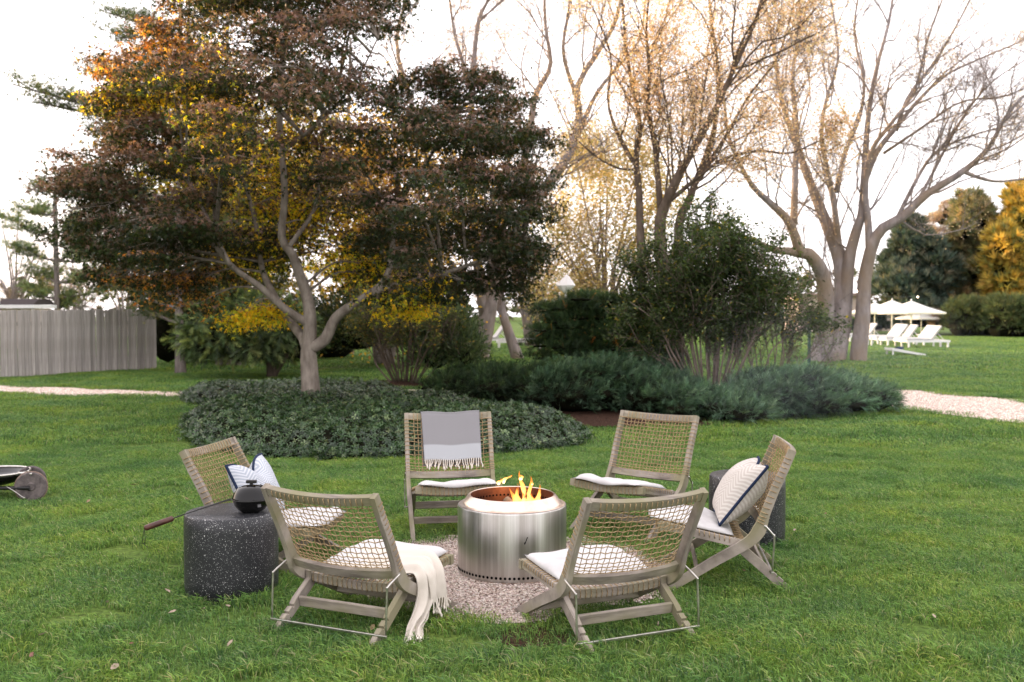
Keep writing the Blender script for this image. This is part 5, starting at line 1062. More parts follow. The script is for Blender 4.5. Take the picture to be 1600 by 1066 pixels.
# cushions -------------------------------------------------------------
def grid_obj(name, fn, nu, nv, mat, thick=0.0, colfn=None, smooth=True, parent=None):
    u, v = np.meshgrid(np.linspace(0, 1, nu), np.linspace(0, 1, nv), indexing='ij'); pts = np.array([fn(a, b) for a, b in zip(u.ravel(), v.ravel())])
    i, j = np.meshgrid(np.arange(nu - 1), np.arange(nv - 1), indexing='ij'); k = (i * nv + j).ravel(); f = np.stack([k, k + nv, k + nv + 1, k + 1], -1)
    col = np.array([colfn(a, b) for a, b in zip(u.ravel(), v.ravel())]) if colfn else None
    o = nobj(name, pts, f, mat, parent, col, smooth)
    if thick: md = o.modifiers.new('thickness', 'SOLIDIFY'); md.thickness = thick; md.offset = 0
    return o
def seat_cushion(chair, seatfn, seed, label, w_=.56, u0=.015, u1=.50, ang_=0.0):
    q = np.random.default_rng(seed); bm = bmesh.new(); nu, nv = 40, 36; top = {}; bot = {}
    for i in range(nu):
        for j in range(nv):
            a, b = i / (nu - 1) * 2 - 1, j / (nv - 1) * 2 - 1
            e = (abs(a) ** 6 + abs(b) ** 6) ** (1 / 6); k = math.sqrt(max(0, 1 - min(1, e) ** 5)); sq = 1 - .035 * (a * a * b * b)
            v = a * w_ / 2 * sq; u = (u0 + u1) / 2 + b * (u1 - u0) / 2 * sq; lum = float(vnoise(np.array([a * 2.6 + seed, b * 2.6, seed])))
            tuft = sum(math.exp(-(((a - tx) ** 2 + (b - ty) ** 2) / .016)) for tx in (-.45, .45) for ty in (-.42, .42))
            h = .014 + k * (.024 + .030 * lum - .020 * tuft); base_ = seatfn(v, u, .026)
            n_ = seatfn(v, u, .036) - base_; n_ /= np.linalg.norm(n_)
            wv = np.array([0, 0, .016 * math.sin(a * 5 + seed) * max(0, b - .6)])
            top[i, j] = bm.verts.new(tuple(base_ + n_ * h + wv)); bot[i, j] = bm.verts.new(tuple(base_ + n_ * (.014 - .010 * k) + wv)) if 0 < i < nu - 1 and 0 < j < nv - 1 else top[i, j]
    for i in range(nu - 1):
        for j in range(nv - 1):
            bm.faces.new((top[i, j], top[i + 1, j], top[i + 1, j + 1], top[i, j + 1]))
            fb_ = [bot[i, j], bot[i, j + 1], bot[i + 1, j + 1], bot[i + 1, j]]
            if len({x_.index if x_.index >= 0 else id(x_) for x_ in fb_}) >= 3:
                try: bm.faces.new(fb_)
                except ValueError: pass
    o = bobj('seat_cushion', bm, M['cushion'], None, True); o.location = chair.location; o.rotation_euler = chair.rotation_euler; o.rotation_euler[2] += ang_
    return tag(o, label, 'cushion', 'white seat cushions on the lounge chairs')
seat_cushion(ch['fr'], Lseat, 1, 'white tufted seat cushion on the right front chair, seen through its rope back')
seat_cushion(ch['fl'], Lseat, 2, 'white tufted seat cushion under the cream throw on the left front chair')
seat_cushion(ch['l'], Lseat, 3, 'white seat cushion on the chair behind the terrazzo stool')
seat_cushion(ch['bl'], Useat, 4, 'white seat cushion on the chair with the grey towel')
seat_cushion(ch['br'], Useat, 5, 'white seat cushion on the bare backed chair behind the fire pit')
seat_cushion(ch['r'], Useat, 6, 'white seat cushion under the patterned pillow on the right chair', u1=.52)

# herringbone pillows ---------------------------------------------------
def herring(name, c1, c2):
    m, n, b, out = new_mat(name); uv = n.nodes.new('ShaderNodeAttribute'); uv.attribute_name = 'tint'; sp = n.nodes.new('ShaderNodeSeparateColor'); n.links.new(uv.outputs['Color'], sp.inputs[0])
    def mth(op, a, v=None, bsock=None):
        x = n.nodes.new('ShaderNodeMath'); x.operation = op; n.links.new(a, x.inputs[0])
        if bsock is not None: n.links.new(bsock, x.inputs[1])
        elif v is not None: x.inputs[1].default_value = v
        return x.outputs[0]
    zig = mth('MULTIPLY', mth('PINGPONG', sp.outputs[0], .13), .9); y = mth('ADD', sp.outputs[1], bsock=zig); s = mth('FRACT', mth('MULTIPLY', y, 17)); st = mth('GREATER_THAN', s, .52)
    mx = n.nodes.new('ShaderNodeMix'); mx.data_type = 'RGBA'; mx.inputs[6].default_value = (*c1, 1); mx.inputs[7].default_value = (*c2, 1); n.links.new(st, mx.inputs[0]); n.links.new(mx.outputs[2], b.inputs['Base Color']); b.inputs['Roughness'].default_value = .95; b.inputs['Specular IOR Level'].default_value = .1
    return m
def pillow(name, label, corners, bulge, mat, chop=.07, seed=1):
    """corners: bottom-near, bottom-far, top-far, top-near in world space; bulge vector = half thickness direction"""
    c = [np.array(p) for p in corners]; nrm = np.cross(c[1] - c[0], c[3] - c[0]); nrm /= np.linalg.norm(nrm); up = (c[3] - c[0]); up /= np.linalg.norm(up); root = empty(name, tuple((c[0] + c[1]) / 2)); o0 = (c[0] + c[1]) / 2; n = 30
    for side, nm in ((1, 'front_cover'), (-1, 'back_cover')):
        def fn(a, b):
            p = (c[0] * (1 - a) + c[1] * a) * (1 - b) + (c[3] * (1 - a) + c[2] * a) * b; aa, bb = 2 * a - 1, 2 * b - 1
            t = max(0, (1 - abs(aa) ** 2.6)) ** .55 * max(0, (1 - abs(bb) ** 2.6)) ** .55; p = p + nrm * side * bulge * t
            p = p + (c[0] + c[2] - p * 2) / 2 * .06 * ((1 - abs(aa)) * abs(bb) + (1 - abs(bb)) * abs(aa)) * 1.0
            p = p - up * chop * math.exp(-(aa / .38) ** 2) * max(0, b - .45) ** 1.2 * 2.2 + nrm * side * .02 * (float(vnoise(np.array([a * 4, b * 4, seed]))) - .5) * t
            return p - o0
        grid_obj(nm, fn, n, n, mat, 0, lambda a, b: (a, b, 0), True, root)
    E = []
    for a, b in [(x, 0) for x in np.linspace(0, 1, 20)] + [(1, y) for y in np.linspace(.03, 1, 20)] + [(x, 1) for x in np.linspace(.97, 0, 24)] + [(0, y) for y in np.linspace(.97, 0, 20)]: E.append(fn(a, b))
    tube_obj('piping', E, .0095, NAVY, root, 6)
    return tag(root, label, 'pillow')
NAVY = plain('navy_piping', (.012, .022, .055), .8, .2)
W = lambda chair, p: np.array(Matrix.Rotation(chair.rotation_euler[2], 3, 'Z') @ Vector(p)) + np.array([chair.location[0], chair.location[1], 0])
cr_ = ch['r']
pillow('pillow', 'pale beige herringbone pillow with navy piping leaning on the right chair back', [W(cr_, (.24, .10, .37)), W(cr_, (-.21, .10, .37)), W(cr_, (-.22, -.175, .725)), W(cr_, (.23, -.170, .715))], .115, herring('herring_beige', (.43, .39, .355), (.53, .50, .465)), .07, 3)
cl_ = ch['l']
pillow('pillow', 'pale blue herringbone pillow with navy piping behind the small kettle grill', [W(cl_, (.25, .08, .28)), W(cl_, (-.23, .08, .28)), W(cl_, (-.23, -.09, .665)), W(cl_, (.25, -.10, .655))], .10, herring('herring_blue', (.33, .36, .41), (.49, .51, .545)), .10, 8)

# grey towel over the back of the far left chair --------------------------
def towel_mat():
    m, n, b, out = new_mat('towel'); at = n.nodes.new('ShaderNodeAttribute'); at.attribute_name = 'tint'; n.links.new(at.outputs['Color'], b.inputs['Base Color']); b.inputs['Roughness'].default_value = .95; b.inputs['Specular IOR Level'].default_value = .1
    t = n.nodes.new('ShaderNodeTexNoise'); t.inputs['Scale'].default_value = 180; bp = n.nodes.new('ShaderNodeBump'); bp.inputs['Strength'].default_value = .5; bp.inputs['Distance'].default_value = .002; n.links.new(t.outputs[0], bp.inputs['Height']); n.links.new(bp.outputs[0], b.inputs['Normal']); return m
cb = ch['bl']; tw = empty('towel', cb.location, cb.rotation_euler[2]); tag(tw, 'grey towel with a pale band and white fringe over the chair back', 'towel')
# path along b: behind (bottom) -> over rail -> front (hem); chair x is mirrored to the photo (chair faces the camera)
prof = [(.22, -.030), (.45, -.030), (.70, -.030), (.90, -.031), (1.02, -.028), (1.05, -.004), (1.04, .022), (.98, .028), (.85, .030), (.62, .032), (.45, .033), (.30, .036)]
pb_ = np.linspace(0, 1, len(prof))
def tfn(a, b):
    t = np.interp(b, pb_, [p[0] for p in prof]); off = np.interp(b, pb_, [p[1] for p in prof]); v = .215 - a * .465 + .012 * (b - .5) - (.05 * max(0, b - .5) if a < .5 else .0) * (1 - a * 2 if a < .5 else 0)
    p = Uback(v, min(t, 1.0), off); p[2] += max(0, t - 1.0) * .42; w_ = float(vnoise(np.array([a * 5, b * 3, 4.0]))) - .5
    return p + np.array([0, .010 * w_ + .004 * math.sin(a * 19 + b * 6) * abs(b - .45), .004 * math.sin(a * 9)])
def tcol(a, b):
    return (.22, .216, .225) if b < .885 else (.35, .362, .38)
tc_ = grid_obj('cloth', tfn, 44, 90, towel_mat(), .004, tcol, True, tw)
q = np.random.default_rng(8)
for k in range(27):
    a = .01 + k / 26 * .98; p = tfn(a, 1.0); l = q.uniform(.055, .085); x_ = q.normal(0, .012); v, f = tube_arrays(spline([p + [0, 0, .004], p + [x_ * .3, .004, -l * .4], p + [x_, .006, -l * .7], p + [x_ * .9, .004, -l]], 8), [.0032, .0038, .0034, .004, .0034, .0056, .0060, .0030], 5); nobj('tassel', v, f, M['fringe'], tw, None, True)

# cream throw on the front left chair --------------------------------------
cf = ch['fl']; th = empty('throw_blanket', cf.location, cf.rotation_euler[2]); tag(th, 'cream throw lying across the left front chair and hanging to the grass', 'blanket')
def stripmat():
    m, n, b, out = new_mat('throw_cloth'); at = n.nodes.new('ShaderNodeAttribute'); at.attribute_name = 'tint'; n.links.new(at.outputs['Color'], b.inputs['Base Color']); b.inputs['Roughness'].default_value = .95; b.inputs['Specular IOR Level'].default_value = .08
    t = n.nodes.new('ShaderNodeTexNoise'); t.inputs['Scale'].default_value = 160; bp = n.nodes.new('ShaderNodeBump'); bp.inputs['Strength'].default_value = .4; bp.inputs['Distance'].default_value = .002; n.links.new(t.outputs[0], bp.inputs['Height']); n.links.new(bp.outputs[0], b.inputs['Normal']); return m
TM = stripmat()
def drape(name, spine, widths, dirs, folds, amp, ncol=40, nrow=110, seed=0, fringe=18, flen=.07):
    sp = spline(spine, nrow); wd_ = np.interp(np.linspace(0, 1, nrow), np.linspace(0, 1, len(widths)), widths); dr = spline(dirs, nrow); dr /= np.linalg.norm(dr, axis=1)[:, None]; tg_ = np.gradient(sp, axis=0); tg_ /= np.linalg.norm(tg_, axis=1)[:, None]; nm = np.cross(dr, tg_); nm /= np.linalg.norm(nm, axis=1)[:, None]
    am = np.interp(np.linspace(0, 1, nrow), np.linspace(0, 1, len(amp)), amp)
    def fn(a, b):
        i = b * (nrow - 1); i0 = int(min(i, nrow - 2)); f = i - i0; L_ = lambda X: X[i0] * (1 - f) + X[i0 + 1] * f
        s = a * 2 - 1; ph = folds * a * 2 * PI + 1.3 * math.sin(b * 3 + seed) + 2.2 * float(vnoise(np.array([a * 3, b * 2.5, seed])))
        return L_(sp) + L_(dr) * s * L_(wd_) / 2 + L_(nm) * L_(am) * (math.sin(ph) + .6 * (float(vnoise(np.array([a * 7, b * 6, seed + 3]))) - .5)) 
    o = grid_obj(name, fn, ncol, nrow, TM, .004, lambda a, b: tuple(np.array((.58, .53, .465)) * (.9 if abs((a * 6) % 1 - .5) < .035 else 1.0)), True, th)
    q = np.random.default_rng(seed)
    for k in range(fringe):
        a = (k + .5) / fringe; p = fn(a, 1.0); d_ = tg_[-1]; l = flen * q.uniform(.7, 1.2); x_ = q.normal(0, .012, 3); v, f = tube_arrays(spline([p - d_ * .004, p + d_ * l * .4 + x_ * .4, p + d_ * l * .75 + x_, p + d_ * l + x_ * 1.2], 8), [.003, .0035, .003, .004, .003, .0055, .0058, .002], 5); v[:, 2] = np.maximum(v[:, 2], .012 - 0); nobj('tassel', v, f, M['fringe'], th, None, True)
    return o
Z = lambda v, u, o: tuple(Lseat(v, u, o))
drape('cloth', [Z(-.22, .10, .062), Z(-.08, .11, .074), Z(.08, .12, .078), Z(.22, .14, .075), Z(.30, .15, .068), (.345, .13, .265), (.358, .11, .20), (.362, .08, .14), (.365, .03, .09), (.372, -.02, .055), (.385, -.08, .032), (.42, -.15, .022)], [.30, .34, .34, .30, .26, .22, .19, .18, .17, .15, .13, .11], [(0, 1, .1)] * 5 + [(0.0, 1, 0)] * 4 + [(.2, 1, 0)] * 2 + [(.5, .9, 0)], 2.4, [.006, .008, .012, .016, .018, .020, .022, .022, .020, .016, .012, .010], seed=2)
drape('cloth_fold', [Z(.05, .16, .090), Z(.18, .18, .090), Z(.28, .19, .080), (.352, .19, .272), (.374, .19, .21), (.380, .19, .16), (.382, .19, .12)], [.26, .24, .20, .17, .17, .18, .19], [(0, 1, .1)] * 3 + [(0, 1, 0)] * 4, 2.0, [.006, .010, .012, .014, .014, .014, .014], nrow=60, seed=5, fringe=16, flen=.065)

# ---------------------------------------------------------------- terrazzo stools
def stool(loc, label):
    bm = bmesh.new(); lathe(bm, [(0, 0), (.255, 0), (.262, .008), (.266, .10), (.266, .40), (.262, .468), (.256, .4755), (.250, .478), (0, .478)], 96); o = bobj('terrazzo_stool', bm, M['terrazzo'], None, True); o.location = loc
    md = o.modifiers.new('edge', 'EDGE_SPLIT'); md.split_angle = math.radians(40); return tag(o, label, 'stool', 'speckled terrazzo drum stools')
stool((-1.636, 5.77, 0), 'black speckled terrazzo drum stool carrying the small kettle grill'); s2 = stool((1.67, 7.04, 0), 'dark speckled terrazzo drum stool behind the right chair'); s2.rotation_euler[2] = 2

# long handled small black kettle on the stool --------------------------------
kx, ky, kz = -1.51, 5.74, .478
kr = tag(empty('popcorn_kettle', (kx, ky, kz)), 'small glossy black lidded kettle with a long wood grip handle on the stool', 'kettle')
bm = bmesh.new(); lathe(bm, [(0, .0), (.055, .002), (.075, .015), (.098, .045), (.106, .072), (.110, .076), (.106, .080), (0, .080)], 48); bobj('bowl', bm, M['black_enamel'], kr, True)
bm = bmesh.new(); lathe(bm, [(.111, .078), (.113, .083), (.108, .090), (.100, .112), (.078, .140), (.045, .154), (.0, .158)], 48); bobj('lid', bm, M['black_enamel'], kr, True)
bm = bmesh.new(); box(bm, (0, 0, .176), (.060, .026, .018)); box(bm, (0, 0, .162), (.018, .018, .016)); bobj('lid_knob', bm, M['black_metal'], kr, bevel=.004)
tube_obj('rim', [(.111 * math.cos(a), .111 * math.sin(a), .079) for a in np.linspace(0, 2 * PI, 49)], .0035, M['black_metal'], kr, 6)
for s in (-1, 1):
    pts = [(.085 * s, .07, .03 + .05), (-.112, .03 * s, .075), (-.17, .022 * s - .01, .060), (-.28, .010 * s - .055, .028), (-.36, -.10, .005)]
    tube_obj('handle_wire', spline(pts[1:], 20), .0032, M['black_metal'], kr, 6)
tube_obj('clip_wire', spline([(.05, .0, .16), (.10, .0, .135), (.125, 0, .10), (.118, 0, .08)], 12), .003, M['black_metal'], kr, 6)
hd = np.array([-.62, -.42, -.26]) ; h0 = np.array([-.36, -.10, .005]); hdir = np.array([-.125, -.07, -.038]); hdir = hdir / np.linalg.norm(hdir)
tube_obj('handle_rod', [h0, h0 + hdir * .10], .004, M['black_metal'], kr, 6)
tube_obj('grip', [h0 + hdir * .06, h0 + hdir * .065, h0 + hdir * .13, h0 + hdir * .215, h0 + hdir * .222], [.010, .0155, .0165, .0165, .011], M['handle_wood'], kr, 14)
e = h0 + hdir * .222; tube_obj('hang_loop', spline([e, e + [-.004, -.004, -.03], e + [-.012, 0, -.075], e + [-.004, .004, -.088], e + [.004, 0, -.06], e + [0, 0, -.01]], 20), .0018, M['black_metal'], kr, 5); tube_obj('loop_tail', spline([e + [-.008, 0, -.082], e + [.01, 0, -.10], e + [.022, 0, -.112]], 6), .0016, M['black_metal'], kr, 5)
bm = bmesh.new(); box(bm, (0, 0, 0), (.02, .002, .018)); o = bobj('tag', bm, plain('tag_grey', (.08, .08, .085), .5), kr); o.location = (.065, -.080, .052); o.rotation_euler = (-.35, 0, .68)

# ---------------------------------------------------------------- fire pit
fx, fy = PIT; fp = tag(empty('fire_pit', (fx, fy, 0)), 'round stainless steel smokeless fire pit standing on the pea gravel', 'fire pit')
def lat(name, prof, mat, parent, seg=120, smooth=True, edge=35):
    bm = bmesh.new(); lathe(bm, prof, seg); o = bobj(name, bm, mat, parent, smooth); md = o.modifiers.new('edge', 'EDGE_SPLIT'); md.split_angle = math.radians(edge); return o
lat('outer_wall', [(.336, .012), (.343, .016), (.343, .418), (.341, .426), (.333, .430), (.312, .430)], M['steel'], fp)
lat('base_ring', [(.30, .0), (.33, .0), (.338, .006), (.338, .014)], M['rim_steel'], fp)
lat('rim_ring', [(.335, .431), (.318, .433), (.309, .437), (.306, .444), (.276, .486), (.268, .490), (.262, .487), (.262, .470)], M['rim_steel'], fp)
lat('inner_wall', [(.262, .486), (.2615, .42), (.2615, .10), (.25, .085), (0, .085)], M['hot_steel'], fp, edge=50)
def holes(name, n, r, z, hr, inward, mat, parent):
    bm = bmesh.new()
    for k in range(n):
        a = 2 * PI * k / n; d = Vector((math.cos(a), math.sin(a), 0)); c = d * r + Vector((0, 0, z)); t = Vector((-d.y, d.x, 0)); vs_ = [bm.verts.new(c + t * hr * math.cos(w_) + Vector((0, 0, hr * math.sin(w_)))) for w_ in np.linspace(0, 2 * PI, 10, endpoint=False)]
        c2 = bm.verts.new(c - d * .0005 * inward)
        for i in range(10): bm.faces.new((vs_[i], vs_[(i + 1) % 10], c2))
    return tag(bobj(name, bm, mat, parent), kind='stuff')
holes('vent_holes', 78, .3445, .040, .0088, 1, M['hole'], fp); holes('air_holes', 64, .2605, .435, .0068, -1, M['hole'], fp)
bm = bmesh.new(); box(bm, (0, 0, 0), (.005, .0012, .046), Matrix.Rotation(.38, 4, 'Y')); box(bm, (-.010, 0, -.016), (.005, .0012, .012), Matrix.Rotation(-.1, 4, 'Y')); o = bobj('emblem', bm, M['hole'], fp); o.location = (.085, -.3335, .268); o.rotation_euler = (0, 0, .25)
# ember bed and logs
bm = bmesh.new(); bmesh.ops.create_grid(bm, x_segments=26, y_segments=26, size=.25)
for v in list(bm.verts):
    if math.hypot(v.co.x, v.co.y) > .255: bm.verts.remove(v)
    else: v.co.z = .25 + .05 * float(vnoise(np.array([v.co.x * 18, v.co.y * 18, 0])))
o = tag(bobj('ash_bed', bm, M['charcoal'], None, True), 'dark bed of ash and charcoal inside the fire pit', 'ash', kind='stuff'); o.location = (fx, fy, 0)
q = np.random.default_rng(4)
def wood(lab, p0, p1, r_):
    p0, p1 = np.array(p0), np.array(p1); pts = spline([p0, (p0 + p1) / 2 + q.normal(0, .008, 3), p1], 9); v, f = tube_arrays(pts, r_ * (1 + q.normal(0, .07, 9)), 9); tag(nobj('firewood', v, f, M['log'], None, None, True), lab, 'firewood', 'split logs burning in the fire pit')
wood('burning split log leaning to the right under the flames', (fx - .10, fy - .05, .29), (fx + .19, fy + .04, .41), .032)
wood('burning split log leaning to the left under the flames', (fx + .17, fy - .10, .29), (fx - .04, fy + .10, .43), .030)
wood('pale charred log lying flat along the left side of the pit', (fx - .21, fy - .06, .37), (fx + .02, fy + .14, .345), .026)
wood('thin dark log across the back of the pit', (fx - .15, fy + .15, .33), (fx + .16, fy + .12, .36), .024)
# flames
def flame_mat():
    m, n, b, out = new_mat('flame'); n.nodes.remove(b); em = n.nodes.new('ShaderNodeEmission'); tr = n.nodes.new('ShaderNodeBsdfTransparent'); mx = n.nodes.new('ShaderNodeMixShader'); at = n.nodes.new('ShaderNodeAttribute'); at.attribute_name = 'tint'; sp = n.nodes.new('ShaderNodeSeparateColor'); n.links.new(at.outputs['Color'], sp.inputs[0])
    tc = n.nodes.new('ShaderNodeNewGeometry'); mp = n.nodes.new('ShaderNodeMapping'); mp.inputs['Scale'].default_value = (1, 1, .35); tx = n.nodes.new('ShaderNodeTexNoise'); tx.inputs['Scale'].default_value = 28; tx.inputs['Detail'].default_value = 3; n.links.new(tc.outputs['Position'], mp.inputs[0]); n.links.new(mp.outputs[0], tx.inputs[0])
    cr = n.nodes.new('ShaderNodeValToRGB'); e = cr.color_ramp.elements; e[0].position = .0; e[0].color = (1, .66, .30, 1); e[1].position = 1; e[1].color = (1, .20, .02, 1); x = e.new(.5); x.color = (1, .44, .11, 1); n.links.new(sp.outputs[0], cr.inputs[0]); n.links.new(cr.outputs[0], em.inputs[0])
    st = n.nodes.new('ShaderNodeMapRange'); st.inputs[3].default_value = 2.6; st.inputs[4].default_value = .8; n.links.new(sp.outputs[0], st.inputs[0]); n.links.new(st.outputs[0], em.inputs[1])
    lw = n.nodes.new('ShaderNodeLayerWeight'); lw.inputs[0].default_value = .35; iv = n.nodes.new('ShaderNodeMath'); iv.operation = 'SUBTRACT'; iv.inputs[0].default_value = 1.15; n.links.new(lw.outputs['Facing'], iv.inputs[1])
    mr = n.nodes.new('ShaderNodeMapRange'); mr.inputs[1].default_value = .38; mr.inputs[2].default_value = .60; n.links.new(tx.outputs[0], mr.inputs[0]); ml = n.nodes.new('ShaderNodeMath'); ml.operation = 'MULTIPLY'; n.links.new(iv.outputs[0], ml.inputs[0]); n.links.new(mr.outputs[0], ml.inputs[1]); ml.use_clamp = True
    n.links.new(ml.outputs[0], mx.inputs[0]); n.links.new(tr.outputs[0], mx.inputs[1]); n.links.new(em.outputs[0], mx.inputs[2]); n.links.new(mx.outputs[0], out.inputs[0]); return m
FM = flame_mat(); fr_ = tag(empty('fire', (fx, fy, .33)), 'orange flames burning above the logs in the fire pit', 'fire')
def flame(x, y, z, h, w_, lean, seed):
    q = np.random.default_rng(seed); n = 16; t = np.linspace(0, 1, n); cx_ = x + lean * t ** 1.5 + .016 * np.sin(t * 7 + seed) * t; cy_ = y + .010 * np.sin(t * 6 + seed * 2) * t; r = w_ * (np.sin(np.clip(t * 1.25 + .18, 0, 1) * PI) * .9 + .03) * (1 - t) ** .35; r = np.maximum(w_ * np.interp(t, [0, .12, .3, .6, .85, 1], [.45, .95, 1, .55, .22, .02]), .0006)
    v, f = tube_arrays(np.stack([cx_, cy_, z + h * t], -1), r * (1 + .22 * np.sin(t * 14 + seed)), 12, True); v[:, 1] = y + (v[:, 1] - y) * .75
    tv_ = np.clip((v[:, 2] - z) / h, 0, 1); return nobj('flame', v, f, FM, fr_, np.stack([tv_, tv_, tv_], -1), True)
for k, a in enumerate([(.055, -.03, .0, .23, .036, -.035, 1), (.10, .0, .0, .27, .030, .012, 2), (.14, -.02, .0, .24, .028, .04, 3), (.02, .02, .0, .19, .030, -.02, 4), (.085, .03, .02, .28, .026, -.03, 5), (.115, .03, .0, .20, .040, .0, 6), (.07, .0, .0, .17, .044, .01, 16), (.13, .01, .0, .16, .036, .01, 17), (.16, -.01, .0, .19, .018, .03, 18), (.00, -.02, .0, .10, .028, -.015, 7), (.155, .02, .0, .12, .026, .02, 8), (-.02, .06, .02, .07, .022, .01, 9), (.20, .05, .05, .07, .014, -.015, 11), (.07, -.06, .0, .13, .03, .02, 12)]): flame(*a)
for a in ((-.055, .0, .225, .055, .011, .05, 21), (-.085, .0, .215, .04, .012, .02, 22), (.055, .0, .245, .035, .010, .006, 23), (.125, .0, .215, .018, .005, .004, 24)): flame(*a)
fl_d = bpy.data.lights.new('fire_glow', 'POINT'); fl_d.energy = 1.2; fl_d.color = (1, .45, .15); fl_d.shadow_soft_size = .08; flo = bpy.data.objects.new('fire_glow', fl_d); COL.objects.link(flo); flo.location = (fx + .08, fy, .45)

# ---------------------------------------------------------------- low wheeled grill at the left edge
g = G(49, 783); gr = tag(empty('wheeled_brazier', (g[0], g[1], 0)), 'low black bowl brazier with silver rim and a grey wheel at the left edge', 'brazier')
whm = noise_mat('dusty_rubber', (.05, .042, .042), (.15, .125, .12), 20, .85, .3, 60)
bm = bmesh.new(); lathe(bm, [(0, -.022), (.030, -.024), (.038, -.016), (.118, -.020), (.127, -.012), (.127, .012), (.118, .020), (.038, .016), (.030, .024), (0, .022)], 48); o = bobj('wheel', bm, whm, gr, True); o.rotation_euler = (PI / 2, 0, .30); o.location = (0, 0, .125); o.modifiers.new('e', 'EDGE_SPLIT').split_angle = .5
o2 = o.copy(); COL.objects.link(o2); o2.location = (-.16, .33, .125)
tube_obj('axle', [(0, -.04, .105), (-.01, .0, .105), (-.16, .33, .105)], .011, M['black_metal'], gr)
tube_obj('tread', [(.127 * math.cos(a) * math.cos(.3), .127 * math.cos(a) * math.sin(.3), .125 + .127 * math.sin(a)) for a in np.linspace(0, 2 * PI, 40)], .008, noise_mat('tan_tread', (.14, .09, .07), (.26, .19, .15), 20, .9), gr, 6)
bm = bmesh.new(); lathe(bm, [(0, .115), (.10, .12), (.20, .15), (.255, .19), (.285, .232), (.275, .232), (.24, .20), (0, .17)], 56); o = bobj('bowl', bm, M['black_enamel'], gr, True); o.location = (-.38, .12, 0)
tube_obj('rim', [(-.38 + .287 * math.cos(a), .12 + .287 * math.sin(a), .236) for a in np.linspace(0, 2 * PI, 57)], .010, M['bracket'], gr, 8)
tube_obj('rim_handle', spline([(-.12, .02, .238), (-.04, -.01, .24), (.015, -.01, .236)], 8), .011, M['bracket'], gr, 8)
tube_obj('frame_bar', [(.0, -.03, .118), (-.62, -.08, .125)], .017, M['black_metal'], gr); tube_obj('frame_bar', [(-.16, .32, .118), (-.62, .30, .125)], .015, M['black_metal'], gr)
tube_obj('wire', spline([(-.18, -.09, .15), (-.09, -.10, .10), (-.02, -.11, .055), (.0, -.11, .050)], 10), .003, M['bracket'], gr, 5)

# ---------------------------------------------------------------- fallen leaves and debris
def leaf_litter():
    v = np.array([[0, 0, 0], [.02, -.012, .006], [.045, -.010, .004], [.062, 0, .010], [.045, .012, .012], [.02, .013, .010], [.03, 0, .0]]); f = np.array([[0, 1, 6], [1, 2, 6], [2, 3, 6], [3, 4, 6], [4, 5, 6], [5, 0, 6]]); return v, f
LV, LF = leaf_litter(); q = np.random.default_rng(17)
lm = [noise_mat('dry_leaf', c, tuple(np.array(c) * 1.4), 40, .8) for c in ((.20, .14, .08), (.13, .06, .04), (.24, .19, .14))]; lme = []
for k in range(3): me = np_mesh('fallen_leaf', LV, LF); me.materials.append(lm[k]); lme.append(me)
spots = [(52, 1025, 1, 1.0), (185, 1036, 2, 1.1), (262, 958, 2, .8), (320, 950, 2, .9), (352, 944, 2, 1.0), (168, 942, 2, .7), (36, 757, 0, 1), (213, 757, 0, 1), (169, 760, 0, .8), (135, 785, 0, .8), (72, 988, 2, .7), (355, 1010, 2, .7), (965, 875, 0, .8)] + [(float(q.uniform(20, 1580)), float(q.uniform(640, 1040)), int(q.integers(3)), float(q.uniform(.5, .9))) for _ in range(34)]
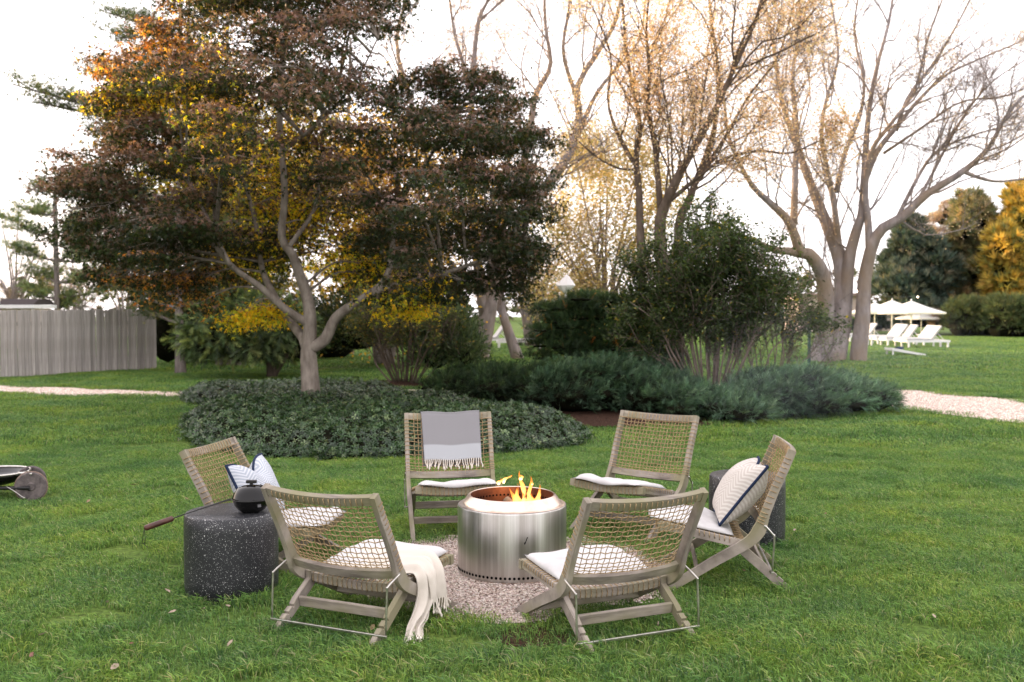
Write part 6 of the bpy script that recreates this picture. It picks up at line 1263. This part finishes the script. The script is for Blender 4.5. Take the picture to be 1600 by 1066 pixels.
for x, y, k, s in spots:
    g = G(x, y, .05); 
    if np.hypot(g[0] - fx, g[1] - fy) < .45 or y < 720 and 280 < x < 1400: continue
    o = bpy.data.objects.new('fallen_leaf', lme[k]); COL.objects.link(o); o.location = (g[0], g[1], .048); o.rotation_euler = (q.normal(0, .35), q.normal(0, .35), q.uniform(0, 6)); o.scale = (s, s, s)
    tag(o, 'small dry autumn leaf lying on the grass', 'fallen leaf', 'dry leaves scattered on the lawn')

# ---------------------------------------------------------------- thin smoke drifting from the fire over the junipers
hm = bpy.data.materials.new('smoke'); hm.use_nodes = True; n_ = hm.node_tree; n_.nodes.clear(); ho = n_.nodes.new('ShaderNodeOutputMaterial'); hv_ = n_.nodes.new('ShaderNodeVolumePrincipled')
hv_.inputs['Color'].default_value = (.82, .88, 1, 1); hv_.inputs['Anisotropy'].default_value = .2; tc_ = n_.nodes.new('ShaderNodeTexCoord'); ln_ = n_.nodes.new('ShaderNodeVectorMath'); ln_.operation = 'LENGTH'; n_.links.new(tc_.outputs['Object'], ln_.inputs[0])
mr_ = n_.nodes.new('ShaderNodeMapRange'); mr_.inputs[1].default_value = 1; mr_.inputs[2].default_value = .1; mr_.inputs[3].default_value = 0; mr_.inputs[4].default_value = 1; n_.links.new(ln_.outputs['Value'], mr_.inputs[0])
nz_ = n_.nodes.new('ShaderNodeTexNoise'); nz_.inputs['Scale'].default_value = 1.6; nz_.inputs['Detail'].default_value = 3; n_.links.new(tc_.outputs['Object'], nz_.inputs[0]); m2_ = n_.nodes.new('ShaderNodeMapRange'); m2_.inputs[1].default_value = .38; m2_.inputs[2].default_value = .72; m2_.inputs[4].default_value = .075; n_.links.new(nz_.outputs[0], m2_.inputs[0])
ml_ = n_.nodes.new('ShaderNodeMath'); ml_.operation = 'MULTIPLY'; n_.links.new(mr_.outputs[0], ml_.inputs[0]); n_.links.new(m2_.outputs[0], ml_.inputs[1]); n_.links.new(ml_.outputs[0], hv_.inputs['Density']); n_.links.new(hv_.outputs[0], ho.inputs['Volume'])
bm = bmesh.new(); bmesh.ops.create_icosphere(bm, subdivisions=3, radius=1); sm = tag(bobj('smoke', bm, hm), 'faint bluish smoke drifting over the junipers', 'smoke', kind='stuff'); sm.scale = (2.6, 1.5, .95); sm.location = (4.0, 12.6, 1.0)
